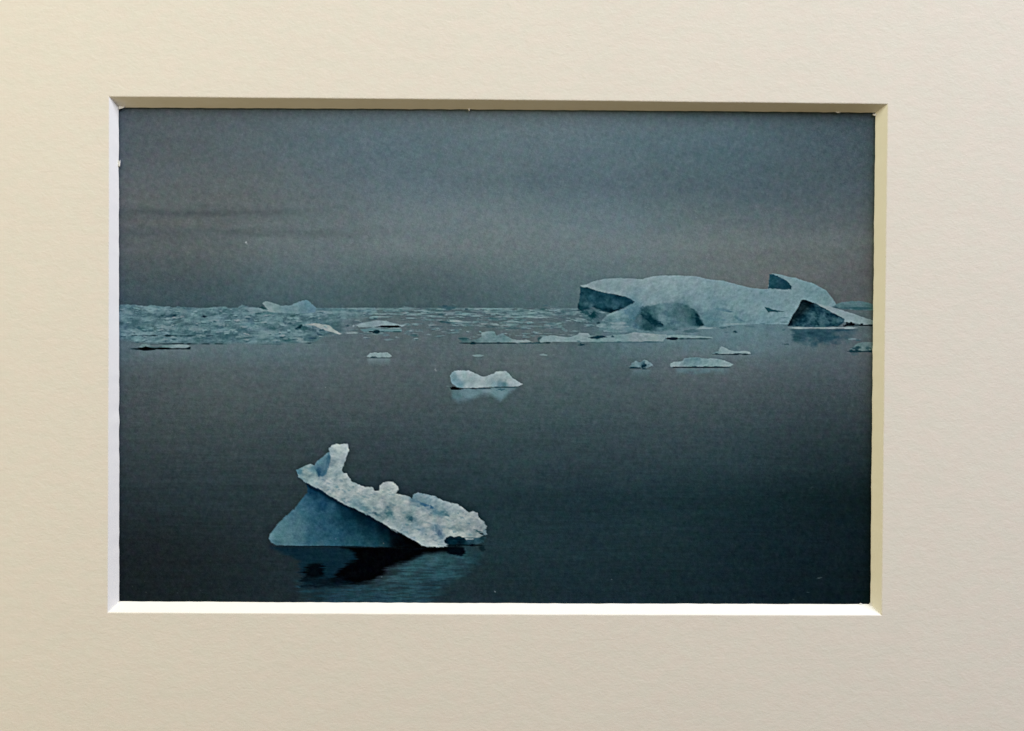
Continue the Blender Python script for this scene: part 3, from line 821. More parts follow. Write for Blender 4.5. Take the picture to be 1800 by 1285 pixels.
e = np.clip((-(x - 1385) * .9 - (y - 573) + 12) / 16, 0, 1)[..., None]
put(w, m, c * (1 - .5 * e), L_FACE)
blob(1495, 570, 9.5, 3.6, (4, 12, 24), .97, .6, 0, .45, (4, 3), 3, L_FACE)
blob(1486, 572.4, 5, 2.4, (6, 18, 28), .95, .5, -15, .4)
streak(1500, 1545, 572, 1.5, (22, 42, 50), .9, 3, .1)
blob(1514, 571, 4.5, 2.6, (14, 32, 40), .9, .4)
streak(1386, 1506, 576.4, 1.3, (140, 156, 162), .85, 5, .2)
# reflection
w = window(1380, 574, 1530, 622)
x, y = X[w], Y[w]
wx = 5 * fbm(x / 30, y / 3, 4, 3)
m = np.clip((x + wx - 1390) / 8, 0, 1) * np.clip((1512 - x - wx - (y - 578) * .6) / 24, 0, 1) * np.clip((y - 577.5) / 2, 0, 1) * np.clip((608 - y + 12 * fbm(x / 12, y / 8, 2, 3)) / 16, 0, 1)
m = np.clip(m * (1 + .5 * fbm(x / 20, y / 5, 3, 4)), 0, 1)
L_REF = part('reflection', L_PYR, 'dark reflection under the pointed iceberg')
put(w, np.clip(m * 1.05, 0, 1), np.array([46, 74, 86.0]) + (14 * fbm(x / 12, y / 5, 7, 4))[..., None], L_REF, None, .5)
blob(1480, 586, 16, 6, (92, 104, 110), .5, .2)
blob(1383, 605, 7, 1.4, (46, 72, 80), .8, .3)

# right-hand bits under it
L_F = part('ice_floe', None, 'small floe with a dark base, cut by the right edge of the picture')
w, m = poly([(1494, 614), (1502, 608), (1508, 603), (1520, 601), (1545, 602), (1545, 617), (1515, 617), (1498, 617)], 1, .7, (5, 3), 1)
put(w, m, np.array([108, 128, 135.0]) + (9 * fbm(X[w] / 7, Y[w] / 4, 3, 4))[..., None], L_F)
blob(1504, 612.5, 11, 4.6, (44, 70, 80), .9, .4, -8)
blob(1525, 612, 6, 4, (58, 84, 92), .8, .3)
streak(1490, 1545, 617.6, 1.8, (30, 56, 66), .9, 2)
blob(1502, 622, 8, 3.6, (60, 84, 94), .6, .2)
blob(1500, 596, 12, 1.6, (112, 134, 142), .75, .4)
blob(1507, 598, 6, 1.7, (62, 90, 100), .8, .3)
blob(1526, 590, 14, 8, (90, 108, 114), .6, .2)

# white shelf in front of the long berg
L_SH = part('ice_floe', None, 'long white shelf of ice in front of the domed iceberg')
w, m = poly([(948, 598), (955, 592), (968, 589), (985, 591), (998, 593), (1012, 590), (1020, 585), (1034, 585.5), (1040, 591), (1060, 592), (1078, 589), (1098, 588), (1115, 584), (1140, 586), (1160, 588),
             (1172, 588), (1170, 594), (1166, 600), (1110, 600.8), (1050, 601), (1010, 601), (985, 600.5), (965, 601), (950, 602)], 1, .8, (7, 3), 6)
x, y = X[w], Y[w]
c = idw([(960, 595, (136, 154, 160)), (985, 596, (140, 158, 163)), (1005, 597, (132, 152, 158)), (1025, 589, (142, 158, 164)), (1020, 598, (138, 156, 162)), (1060, 597, (134, 154, 160)), (1090, 595, (122, 146, 152)),
         (1120, 592, (140, 154, 160)), (1150, 593, (146, 160, 164)), (1130, 599, (140, 156, 160)), (1165, 591, (138, 156, 162)), (1055, 590, (100, 128, 136))], x, y)
put(w, m * .95, c + (12 * fbm(x / 7, y / 3, 3, 4))[..., None], L_SH)
w, m = poly([(1034, 593.5), (1042, 592), (1050, 589.6), (1060, 590), (1068, 593), (1056, 594.6), (1050, 596), (1040, 595)], .9, .5, (4, 3), 4)
put(w, m, (28, 58, 70))
blob(1077, 591.4, 3, 1.9, (40, 72, 82), .8, .3)
streak(1036, 1166, 601.2, 1.1, (66, 96, 104), .85, 3, .15)
blob(1023, 606, 7.5, 2.8, (30, 58, 68), .9, .35)
blob(1018, 601, 7, 2.2, (74, 100, 108), .7, .3)
L_F = part('ice_floe', None, 'thin white floe on a dark line, beside the long shelf')
w, m = poly([(1168, 590), (1185, 588.6), (1205, 589.4), (1230, 590.6), (1252, 592.6), (1252, 595), (1210, 595), (1172, 595)], .8, .5, (8, 3), 2)
put(w, m, np.array([126, 148, 154.0]) + (9 * fbm(X[w] / 7, Y[w] / 3, 3, 3))[..., None], L_F)
streak(1171, 1192, 595.2, 2.0, (12, 38, 50), .95, 2)
streak(1190, 1250, 595.2, 1.3, (38, 68, 76), .9, 3, .1)

# ---- floating pieces nearer
# dark floe far left
L_F = part('ice_floe', None, 'flat floe with a black underside, far left of the picture')
w, m = poly([(244, 611), (250, 605), (256, 604), (262, 606), (268, 610), (280, 610), (286, 607), (300, 606.5), (308, 606), (320, 605), (333, 607), (334, 611), (300, 612), (250, 612)], .9, .6, (6, 3), 2)
x, y = X[w], Y[w]
put(w, m * .95, idw([(255, 607, (112, 132, 136)), (275, 611, (60, 84, 88)), (292, 608, (112, 134, 138)), (315, 607, (136, 154, 158)), (328, 608, (132, 150, 155))], x, y), L_F)
L_D = part('shadow_face', L_F, None)
w, m = poly([(227, 613.4), (240, 612), (247, 611), (256, 608.8), (266, 611), (275, 611.6), (284, 610.6), (296, 611), (304, 612.4), (310, 611), (320, 612.4), (328, 611.4), (333, 609), (335, 611), (334, 614.6), (318, 613.8), (305, 614),
             (290, 614.6), (277, 614.2), (268, 615.6), (254, 616.4), (244, 615), (236, 614.4)], .8, .4, (5, 3), 3)
x, y = X[w], Y[w]
put(w, m, idw([(232, 613.5, (30, 54, 60)), (255, 613, (0, 6, 12)), (272, 613, (2, 14, 20)), (288, 612.6, (8, 26, 34)), (310, 612.6, (14, 36, 44)), (331, 612, (16, 44, 54))], x, y), L_D)

L_F = part('ice_floe', None, 'small flat white floe with a dark spot, left of centre')
w, m = poly([(644.7, 626.2), (648, 623), (650.5, 620.4), (658, 619.6), (664, 620.4), (672, 619.8), (681.7, 619.4), (685, 622), (688.5, 625.6), (683.6, 628), (672, 627.6), (664, 629), (655, 628.6), (648, 628)], .8, .4, (4, 3), 3)
put(w, m, np.array([142, 158, 163.0]) + (9 * fbm(X[w] / 5, Y[w] / 3, 3, 3))[..., None], L_F)
blob(657, 628, 6, 2.2, (46, 72, 80), .9, .4)
streak(662, 685, 628.8, .9, (76, 98, 104), .8, 2)
w = window(640, 628, 694, 648)
x, y = X[w], Y[w]
L_R = part('reflection', L_F)
m = np.clip((y - 629) / 2, 0, 1) * np.clip((644 - y) / 13, 0, 1) * np.clip((x - 643) / 6, 0, 1) * np.clip((689 - x) / 6, 0, 1)
put(w, m * .8, (112, 130, 136), L_R, [L_SEA], .45)

L_F = part('printed_iceberg', None, 'small two-humped white iceberg near the centre')
w = window(786, 680, 916, 722)
x, y = X[w], Y[w]
wx = 3 * fbm(x / 20, y / 3, 4, 3)
lowb = np.interp(x + wx, [792, 805, 825, 845, 862, 880, 900, 912], [703, 712, 709, 700, 699, 710, 692, 684])
m = np.clip((y - 681) / 1.5, 0, 1) * np.clip((lowb - y) / 12, 0, 1) * np.clip((x - 791) / 5, 0, 1) * np.clip((913 - x) / 8, 0, 1)
m = np.clip(m * (1.05 + .35 * fbm(x / 10, y / 5, 2, 4)), 0, 1)
L_R = part('reflection', L_F)
put(w, m * .9, idw([(800, 690, (86, 112, 120)), (825, 692, (112, 138, 147)), (855, 688, (116, 140, 149)), (880, 690, (110, 138, 147)), (820, 705, (98, 124, 134)), (880, 704, (94, 122, 132)), (900, 684, (100, 126, 135)), (850, 697, (96, 118, 127))], x, y), L_R, [L_SEA], .4)
w, m = poly([(791.2, 661), (794.4, 654.4), (800, 652), (806, 650.6), (815, 651.4), (823.6, 651), (833.3, 655.4), (842, 659), (850.8, 662.6), (860, 659.6), (868.3, 656.4), (873, 653), (878, 652), (889.7, 652.5), (893, 655.6), (897.5, 660.6),
             (904, 666), (911, 671), (918.9, 674.9), (911, 678.8), (891.7, 679.7), (872, 680), (840, 681.4), (813.9, 682.6), (807, 681), (802, 679.4), (797, 676), (792.4, 670)], .8, .45, (4, 4), 4)
x, y = X[w], Y[w]
c = idw([(797, 660, (124, 146, 156)), (806, 653, (160, 174, 180)), (815, 662, (156, 172, 178)), (800, 670, (120, 146, 158)), (808, 677, (112, 142, 154)), (825, 658, (164, 174, 179)), (830, 668, (154, 168, 174)), (840, 676, (164, 177, 181)),
         (850, 668, (162, 173, 178)), (860, 672, (150, 164, 170)), (872, 664, (160, 172, 177)), (880, 656, (166, 176, 180)), (885, 667, (154, 166, 172)), (895, 670, (160, 170, 175)), (908, 675, (158, 170, 176)), (880, 677, (106, 134, 146)), (886, 676, (92, 122, 134)),
         (870, 677, (130, 154, 163)), (822, 679, (158, 172, 178))], x, y, 3, 6)
c = c + (5 * relief(x, y, 12, 9, 5, 3) + 8 * fbm(x / 12, y / 9, 2, 4))[..., None]
put(w, m, c, L_F)
w, m = poly([(791, 681.4), (796, 679), (804, 681), (812, 683), (815, 684.4), (803, 685.4), (793, 685)], .8, .3, (4, 3), 2)
put(w, m, (4, 16, 24))
streak(812, 866, 682.8, 1.2, (30, 56, 66), .9, 2)
streak(866, 908, 681, 1.1, (44, 80, 90), .9, 3)
blob(880, 684.5, 9, 2.6, (62, 96, 108), .8, .3)
blob(787, 678.6, 5, 1, (116, 134, 138), .6, .3)

for (pts, lbl) in [([(830, 624.6), (838, 623.2), (846, 623.4), (850, 625), (845, 626.8), (835, 627)], 'tiny pale floe above the two-humped iceberg'),
                   ([(947.5, 623.4), (954, 621.6), (963, 623.6), (961, 625.4), (951, 625)], 'tiny pale floe right of the two-humped iceberg')]:
    L_F = part('ice_floe', None, lbl)
    w, m = poly(pts, .9, .3, (5, 3), 3)
    put(w, m * .85, (128, 146, 151), L_F, None, .4)
    blob(pts[2][0] - 3, pts[2][1] + 7, 9, 3.4, (88, 108, 113), .5, .1)

L_F = part('ice_floe', None, 'small ragged floe with a dark middle, left of the flat white one')
w, m = poly([(1106, 646), (1109, 641), (1113, 637), (1117, 633.5), (1121, 635), (1125, 637), (1130, 633.6), (1137, 633), (1141, 636), (1146, 640), (1148, 643.4), (1142, 645), (1136, 647), (1120, 646), (1110, 647.4)], .9, .9, (4, 3), 3)
x, y = X[w], Y[w]
put(w, m, idw([(1117, 638, (126, 146, 154)), (1112, 643, (100, 126, 134)), (1124, 641, (112, 136, 144)), (1136, 636, (132, 150, 157)), (1143, 641, (120, 140, 148)), (1130, 640, (62, 92, 104))], x, y) + (8 * fbm(x / 4, y / 3, 2, 3))[..., None], L_F)
blob(1132, 643, 7.5, 3.6, (24, 52, 64), .95, .4)
blob(1131.5, 638.6, 2.6, 3.6, (38, 68, 80), .8, .3)
blob(1133, 648, 5, 2.6, (30, 58, 70), .9, .3)
streak(1106, 1127, 646.6, 1.6, (34, 62, 72), .9, 3)
L_R = part('reflection', L_F)
w = window(1102, 648, 1152, 668)
x, y = X[w], Y[w]
m = np.clip((y - 648.5) / 2, 0, 1) * np.clip((664 - y) / 12, 0, 1) * np.clip((x - 1106) / 8, 0, 1) * np.clip((1147 - x) / 8, 0, 1)
put(w, m * .65, (88, 110, 118), L_R, [L_SEA], .4)

L_F = part('ice_floe', None, 'long flat white floe on a dark waterline, right of centre')
w, m = poly([(1177.6, 643), (1179, 639), (1184, 636.4), (1192, 636), (1200, 634), (1203, 630), (1214, 628.6), (1226, 628.2), (1240, 630), (1254, 629.8), (1266, 631.6), (1276, 635), (1289.5, 640.5), (1284, 644), (1250, 645), (1210, 645), (1180, 645)], .8, .5, (5, 3), 4)
x, y = X[w], Y[w]
c = idw([(1188, 640, (142, 158, 163)), (1196, 641, (134, 154, 160)), (1208, 634, (112, 136, 144)), (1225, 633, (106, 132, 142)), (1215, 640, (120, 146, 152)), (1240, 634, (124, 148, 154)), (1255, 640, (130, 154, 160)), (1275, 639, (142, 160, 164)), (1235, 642, (128, 152, 158)), (1250, 632, (134, 154, 160))], x, y, 3, 6)
put(w, m, c + (9 * relief(x, y, 7, 4, 4))[..., None], L_F)
streak(1178, 1284, 645.4, 1.5, (18, 50, 60), .95, 4, .03)
L_R = part('reflection', L_F)
w = window(1180, 646, 1290, 668)
x, y = X[w], Y[w]
m = np.clip((y - 646.4) / 1.5, 0, 1) * np.clip((660 - y + 5 * fbm(x / 9, y / 5, 3, 3)) / 10, 0, 1) * np.clip((x - 1184) / 8, 0, 1) * np.clip((1284 - x) / 14, 0, 1)
put(w, m * .75, (92, 118, 126), L_R, [L_SEA], .4)

L_F = part('ice_floe', None, 'thin floe with a white triangular peak, above the flat white one')
w, m = poly([(1252, 621.6), (1258, 618.6), (1263, 617), (1265, 611.5), (1268, 609), (1275, 611.6), (1281, 615), (1290, 617), (1300, 617.4), (1310, 616.6), (1318, 618.6), (1320.5, 622), (1290, 622.5), (1256, 623)], .8, .4, (4, 3), 4)
x, y = X[w], Y[w]
put(w, m, idw([(1268, 613, (136, 154, 160)), (1276, 617, (138, 156, 162)), (1258, 620, (104, 128, 136)), (1292, 619, (132, 152, 158)), (1312, 619, (138, 156, 161))], x, y) + (6 * fbm(x / 5, y / 3, 2, 3))[..., None], L_F)
streak(1252, 1321, 622.6, 1.2, (14, 44, 54), .95, 4, .03)
blob(1260, 628, 12, 3.6, (88, 112, 120), .5, .1)

# ---- the foreground berg
# reflection first
L_FG = part('printed_iceberg', None, 'large tilted foreground iceberg with a rough snow slab')
L_REF = part('reflection', L_FG, 'broken dark and blue reflection of the tilted iceberg')
w = window(440, 955, 900, 1090)
x, y = X[w], Y[w]
wx = 12 * fbm(x / 60, y / 2.6, 3, 4, .6, False) * np.clip((y - 958) / 40, 0.05, 1)
xx = x + wx
yy = y + 2.2 * fbm(x / 12, y / 3, 5, 3) * np.clip((y - 958) / 20, 0, 1)


def pm(pts, soft):
    d = sdf(pts, xx, yy)
    q = np.clip(.5 - d / (2 * soft), 0, 1)
    return q * q * (3 - 2 * q)


rp = fbm(x / 34, y / 2.4, 6, 4, .6, False)
m = pm([(476, 961), (640, 961), (640, 1000), (590, 1018), (545, 1030), (530, 1032), (526, 985), (500, 974)], 6)
put(w, m * .95, np.array([15, 38, 50.0]) + (6 * rp)[..., None], L_REF)
m = pm([(526, 1020), (560, 1024), (600, 1030), (680, 1020), (700, 1000), (740, 976), (800, 968), (820, 966), (845, 972), (836, 990), (812, 1010), (785, 1030), (760, 1050), (740, 1090), (560, 1090), (540, 1055), (528, 1042)], 13)
c = idw([(760, 980, (74, 102, 113)), (800, 985, (64, 94, 105)), (720, 1000, (66, 95, 106)), (690, 1015, (68, 92, 102)), (770, 1005, (58, 88, 100)), (700, 1035, (54, 78, 90)), (760, 1030, (46, 70, 82)), (620, 1050, (48, 72, 86)), (560, 1050, (36, 58, 70)), (840, 980, (46, 72, 84)), (660, 1060, (46, 70, 84)), (600, 1062, (46, 72, 88))], x, y)
rq = rp * np.clip((y - 968) / 70, .25, 1) + .5 * fbm(x / 20, y / 5, 2, 3)
c = c * np.array([.80, .88, .87])
put(w, np.clip(m * (.88 + .75 * rq), 0, 1), c * (1 + .2 * rq[..., None]), L_REF, None, .35)
m = pm([(600, 961.5), (640, 961), (700, 961), (740, 963), (800, 961), (812, 963), (788, 968.5), (744.7, 973), (716.7, 986), (684, 995.5), (670, 1010), (655, 1021), (623, 1027), (586, 1030), (580, 1020), (590, 1010), (609, 992), (626, 984), (624, 972), (612, 964)], 5.5)
put(w, np.clip(m * 1.05, 0, 1), (1, 3, 6), L_REF)
m = pm([(534, 1003), (540, 994), (550, 990), (565, 990), (570, 998), (568, 1010), (560, 1015), (545, 1018), (532, 1016)], 5)
put(w, m * .95, (3, 8, 13), L_REF)
m = pm([(531, 1014), (560, 1016), (600, 1014), (620, 1024), (590, 1032), (560, 1034), (532, 1034)], 5)
put(w, np.clip(m * (.75 + .9 * rp), 0, 1), (8, 20, 28), L_REF)
m = pm([(783, 963), (800, 961), (816, 963), (817, 972), (812, 977), (796, 976), (786, 972)], 2.5)
put(w, m * .95, (2, 10, 16), L_REF)
m = pm([(843, 960), (851, 959), (853, 966), (846, 969), (842, 965)], 2)
put(w, m * .8, (12, 30, 38), L_REF)
ln = np.clip((rp - .12) * 3, 0, 1) * np.clip((y - 1018) / 16, 0, 1) * np.clip((x - 530) / 20, 0, 1) * np.clip((860 - x) / 90, 0, 1)
put(w, ln * .5, (24, 42, 52))

# blue base
L_BASE = part('ice_base', L_FG, 'smooth blue ice base under the slab')
w, m = poly([(523, 838), (537, 845), (541, 858), (540, 866), (534, 872), (526.7, 881.3), (518.7, 893.3), (508, 902.6), (497, 912), (487, 923), (480, 932), (474.5, 938.6), (472.6, 946.6), (477, 953.5), (486, 958), (508, 959.2), (560, 959.6), (600, 959.8),
             (640, 961), (700, 961.5), (745, 962), (750, 955), (700, 915), (640, 880), (580, 855)], 1.7, .6, (6, 6), 2)
x, y = X[w], Y[w]
c = idw([(474, 946, (96, 126, 138)), (499, 932, (92, 124, 136)), (486, 940, (94, 126, 138)), (522, 919, (84, 116, 130)), (507, 949, (90, 120, 132)), (525, 945, (78, 110, 124)), (538, 879, (62, 98, 118)), (535, 898, (66, 102, 120)), (515, 905, (78, 110, 126)), (547, 863, (30, 60, 82)),
         (545, 855, (24, 52, 72)), (558, 866, (28, 58, 80)), (569, 888, (34, 70, 96)), (556, 907, (56, 92, 112)), (548, 890, (56, 92, 114)), (569, 926, (52, 88, 108)), (553, 949, (52, 90, 110)), (560, 935, (54, 90, 110)), (580, 895, (52, 88, 108)), (592, 910, (38, 72, 90)), (592, 941, (46, 84, 104)), (580, 955, (50, 88, 106)),
         (616, 926, (30, 64, 80)), (612, 950, (46, 80, 96)), (631, 949, (40, 76, 90)), (647, 933, (18, 48, 62)), (623, 898, (8, 30, 42)), (636, 905, (6, 26, 38)), (647, 918, (8, 30, 44)), (600, 887, (18, 46, 62)), (580, 873, (20, 48, 66)), (610, 905, (18, 46, 62)), (659, 954, (34, 66, 80)), (655, 945, (26, 58, 72)),
         (672, 929, (3, 22, 34)), (677.5, 947, (14, 42, 52)), (690, 940, (2, 14, 22)), (672, 957, (28, 52, 60)), (650, 958, (46, 76, 88)), (695, 950, (2, 9, 14)), (700, 957, (2, 5, 8)), (718, 952, (0, 2, 4)), (740, 960, (0, 1, 3)), (560, 958, (58, 88, 102)), (490, 957, (72, 102, 114))], x, y, 3.2, 25)
c = c + (7 * fbm(x / 16, y / 14, 4, 5) + 5 * fbm(x / 5, y / 5, 1, 3))[..., None] * np.clip(c.mean(-1, keepdims=True) / 60, .1, 1)
put(w, m, c, L_BASE)
streak(480, 640, 960.6, 1.0, (16, 34, 44), .85, 3)

# melt notch at the right foot, open water behind it
L_N = part('shadow_face', L_FG, 'dark melt notch at the foot of the slab')
w, m = poly([(776, 950), (780, 941), (790, 938), (806, 938), (818, 943), (840, 942), (854, 944), (851, 953), (834, 958), (800, 960), (782, 959)], 1.6, 1.2, (8, 3), 3)
x, y = X[w], Y[w]
put(w, m * .95, idw([(786, 944, (14, 40, 54)), (798, 946, (10, 36, 48)), (812, 947, (8, 28, 40)), (800, 952, (16, 44, 58)), (826, 950, (60, 88, 101)), (838, 947, (66, 94, 106)), (848, 946, (40, 62, 70)), (830, 955, (34, 56, 66)), (806, 957, (4, 16, 24))], x, y) + (12 * fbm(x / 7, y / 2.4, 3, 3))[..., None], L_N)
# snow slab
zc = lambda a: [(420 + px / 3.75, 740 + py / 3.75) for px, py in a]
w, m = poly(zc([(378, 322), (400, 312), (430, 300), (465, 284), (500, 292), (520, 265), (550, 240), (580, 215), (597, 205), (592, 178), (610, 160), (640, 150), (660, 152), (690, 148), (714, 152), (724, 170), (722, 195), (712, 225), (700, 262), (690, 295),
                (680, 322), (690, 345), (712, 348), (722, 362), (737, 382), (745, 402), (790, 418), (830, 438), (848, 434), (880, 440), (900, 460), (926, 458), (932, 425), (952, 405), (990, 397), (1018, 405), (1046, 428), (1052, 450), (1035, 478), (1080, 485),
                (1120, 500), (1140, 514), (1146, 488), (1180, 471), (1215, 478), (1260, 488), (1300, 498), (1345, 525), (1400, 540), (1440, 552), (1480, 575), (1515, 602), (1545, 594), (1572, 605), (1580, 635), (1612, 660), (1634, 690), (1622, 715), (1637, 748),
                (1600, 758), (1588, 768), (1545, 780), (1502, 784), (1484, 768), (1452, 758), (1420, 762), (1392, 754), (1366, 766), (1352, 790), (1360, 806), (1388, 816), (1372, 825), (1300, 832), (1240, 830), (1205, 820), (1150, 786), (1080, 746), (1000, 706), (925, 662), (850, 622), (770, 582), (690, 546), (600, 496), (540, 456), (480, 428),
                (430, 398), (395, 372)]), 1.1, .75, (6, 6), 3)
x, y = X[w], Y[w]
SNOW = [(597, 789, (182, 190, 192)), (604, 785, (178, 186, 190)), (592, 801, (164, 175, 180)), (592, 817, (148, 160, 166)), (600, 808, (154, 166, 172)), (588, 830, (146, 160, 166)), (583, 818, (138, 152, 160)), (577, 808, (84, 116, 132)), (578, 800, (86, 118, 132)), (569, 809, (98, 128, 142)),
         (573, 818, (82, 114, 132)), (561, 812, (94, 124, 138)), (561, 829, (52, 86, 110)), (563, 836, (70, 104, 124)), (557, 824, (84, 116, 134)), (550, 824, (110, 140, 152)), (543, 820, (142, 158, 164)), (536, 829, (142, 156, 160)), (527, 829, (92, 126, 140)), (524, 827, (86, 120, 134)), (530, 836, (124, 144, 152)),
         (547, 845, (142, 160, 166)), (540, 838, (136, 152, 158)), (555, 851, (146, 160, 166)), (577, 848, (166, 175, 178)), (570, 840, (142, 156, 164)), (600, 842, (158, 168, 172)), (600, 856, (170, 178, 180)), (592, 870, (160, 168, 170)), (575, 860, (154, 164, 168)), (608, 879, (150, 160, 164)), (618, 866, (164, 172, 175)), (625, 885, (122, 146, 154)), (634, 890, (124, 146, 152)),
         (630, 862, (166, 174, 177)), (647, 879, (162, 172, 174)), (639, 894, (140, 155, 160)), (645, 900, (118, 136, 142)), (650, 868, (158, 168, 172)), (655, 908, (90, 112, 120)), (660, 895, (150, 162, 166)), (683, 856, (172, 178, 179)), (690, 852, (176, 182, 183)), (672, 865, (165, 172, 174)), (689, 880, (142, 153, 157)), (680, 878, (146, 157, 161)), (667, 888, (162, 170, 172)),
         (700, 872, (160, 168, 170)), (712.5, 882.5, (162, 170, 172)), (684.5, 902, (100, 126, 134)), (680, 900, (120, 140, 146)), (672, 908, (110, 128, 134)), (695, 895, (160, 167, 168)), (723, 912, (90, 118, 126)), (719, 910, (112, 134, 140)), (728, 915, (118, 140, 146)), (707, 906, (157, 165, 168)), (736, 905, (160, 168, 170)), (747.5, 923, (160, 167, 170)), (738, 918, (140, 154, 158)),
         (712.5, 929, (150, 162, 168)), (700, 918, (156, 166, 170)), (730, 923, (138, 155, 163)), (742, 930, (132, 148, 158)), (689, 929, (156, 166, 171)), (680, 918, (150, 160, 164)), (725, 947, (148, 158, 164)), (735, 940, (158, 168, 172)), (710, 940, (156, 166, 171)), (759, 952.6, (170, 177, 180)), (750, 957, (164, 172, 176)), (772, 935, (108, 128, 145)), (776, 942, (124, 142, 154)), (765, 947, (154, 164, 170)), (766, 928, (122, 140, 154)), (757, 938, (158, 166, 170)),
         (735, 872, (126, 147, 157)), (728, 875, (116, 138, 150)), (753, 877, (128, 149, 159)), (747.5, 887, (66, 100, 127)), (738, 884, (88, 118, 138)), (757, 888, (72, 106, 130)), (760, 893, (66, 102, 128)), (767, 900, (108, 134, 147)), (772, 896, (142, 157, 164)), (784, 902, (90, 118, 132)), (783, 906, (86, 114, 124)), (775, 903, (102, 128, 140)), (765, 873, (142, 158, 166)), (788, 888, (150, 162, 168)),
         (806, 894, (150, 161, 166)), (796, 884, (146, 160, 167)), (812, 912, (162, 170, 172)), (794, 917.5, (162, 170, 172)), (782, 915, (150, 160, 163)), (770, 912, (150, 158, 162)), (757, 910, (154, 162, 165)), (829, 902, (160, 168, 170)), (837, 903, (150, 158, 163)), (798, 928, (134, 147, 151)), (806, 931, (126, 140, 144)), (788, 926, (150, 158, 160)), (794, 936, (174, 180, 180)), (806, 938, (170, 176, 176)),
         (784, 935, (160, 168, 170)), (817.6, 942, (166, 173, 173)), (820, 928, (156, 164, 165)), (833, 923, (150, 158, 160)), (836, 912, (158, 166, 168)), (845, 917, (152, 162, 165)), (852.6, 926, (134, 145, 150)), (840, 933, (66, 96, 104)), (847, 938.5, (36, 64, 74)), (843, 936, (44, 72, 82)), (854, 936, (112, 131, 139)), (848, 930, (140, 150, 154)), (829, 944, (152, 162, 164)), (836, 940, (140, 150, 152))]
c = idw([q for q in SNOW if sum(q[2]) > 345], x, y, 3.4, 5)
c = c + (8 * relief(x, y, 15, 11, 5, 3, 250) + 3 * relief(x, y, 6, 5, 2, 3, 262) + 17 * fbm(x / 9, y / 7, 2, 4) + 12 * fbm(x / 22, y / 15, 6, 3))[..., None] * np.array([1.12, .95, .82])
put(w, m, c, L_FG)
w, m = poly(zc([(498, 296), (512, 272), (550, 240), (580, 215), (594, 206), (604, 236), (602, 270), (592, 305), (578, 340), (556, 372), (536, 366), (520, 345), (500, 330), (476, 320), (480, 305)]), 1.6, .9, (6, 5), 5)
x, y = X[w], Y[w]
put(w, m * .9, idw([(565, 803, (98, 130, 142)), (574, 800, (92, 122, 136)), (580, 802, (74, 106, 122)), (579, 812, (78, 110, 126)), (572, 822, (84, 116, 134)), (562, 812, (94, 126, 140)), (560, 826, (50, 84, 108)), (564, 836, (66, 100, 122)), (554, 822, (86, 118, 134)), (548, 824, (104, 134, 146))], x, y, 3, 5) + (9 * fbm(x / 6, y / 6, 3, 3))[..., None])
blob(597, 789, 11, 7, (186, 193, 195), .75, .4, 0, .3)
for (x_, y_, a_, b_, ang, c_, al) in [
        (684, 902, 7, 5, 20, (80, 108, 118), .95), (723, 912, 8.5, 5.5, 15, (68, 98, 108), .95), (712, 924, 7, 5, 0, (138, 153, 160), .5), (731, 921, 7, 5, 30, (128, 146, 154), .6),
        (748, 888, 11, 3.4, 18, (66, 100, 127), .9), (759, 892, 5.5, 3.2, 30, (56, 92, 120), .9), (735, 883, 8, 3.2, 20, (92, 122, 141), .7), (768, 900, 6, 3.6, 30, (104, 130, 143), .7),
        (784, 904, 9, 3.6, 28, (84, 113, 125), .85), (772, 936, 5, 10, -38, (92, 114, 132), .95), (768, 926, 4, 7, -20, (104, 124, 140), .85), (640, 894, 18, 4.5, 27, (104, 130, 140), .85), (662, 905, 10, 4, 28, (72, 96, 106), .95),
        (561, 831, 4.6, 8, 12, (52, 86, 110), .85), (577, 806, 3.6, 10, 12, (70, 104, 122), .8), (548, 826, 7, 4, 0, (108, 139, 152), .6), (569, 813, 6, 8, 20, (94, 125, 140), .5), (527, 830, 3, 5, 0, (90, 122, 136), .7),
        (841, 934.5, 9, 3.0, 30, (58, 88, 97), .9), (847, 938.5, 5, 2.4, 20, (26, 50, 60), .95), (799, 928.5, 11, 2.6, 6, (128, 142, 147), .7), (812, 932, 6, 2.2, 10, (120, 136, 140), .6), (712, 875, 9, 4.6, 15, (140, 153, 159), .6),
        (690, 881, 10, 4, 15, (140, 152, 157), .6), (734, 874, 8, 6, 20, (124, 146, 156), .6), (620, 868, 9, 4, 20, (172, 179, 181), .6), (600, 856, 9, 5, 25, (176, 182, 183), .6), (648, 876, 10, 4, 20, (172, 179, 180), .6),
        (600, 878, 9, 4, 30, (140, 152, 158), .5), (672, 893, 10, 4, 25, (170, 177, 178), .6), (700, 908, 8, 5, 20, (168, 175, 177), .6), (715, 895, 9, 5, 15, (172, 178, 180), .5), (740, 901, 9, 4, 20, (172, 179, 181), .6),
        (752, 918, 6, 7, 20, (168, 174, 177), .6), (735, 944, 9, 6, 25, (168, 176, 179), .6), (750, 954, 10, 3, 8, (176, 182, 184), .6), (694, 932, 9, 4, 30, (168, 175, 178), .6), (812, 906, 10, 5, 20, (170, 176, 178), .6),
        (788, 916, 9, 4, 10, (168, 174, 176), .6), (797, 937, 9, 2.6, 6, (180, 185, 185), .7), (822, 940, 8, 3, 0, (174, 180, 180), .6), (800, 889, 10, 4, 22, (162, 171, 175), .5), (826, 915, 5, 8, 30, (146, 156, 160), .5), (838, 922, 3, 7, 40, (140, 150, 154), .6)]:
    blob(x_, y_, a_, b_, c_, al, .25, ang, .35, seed=int(x_))
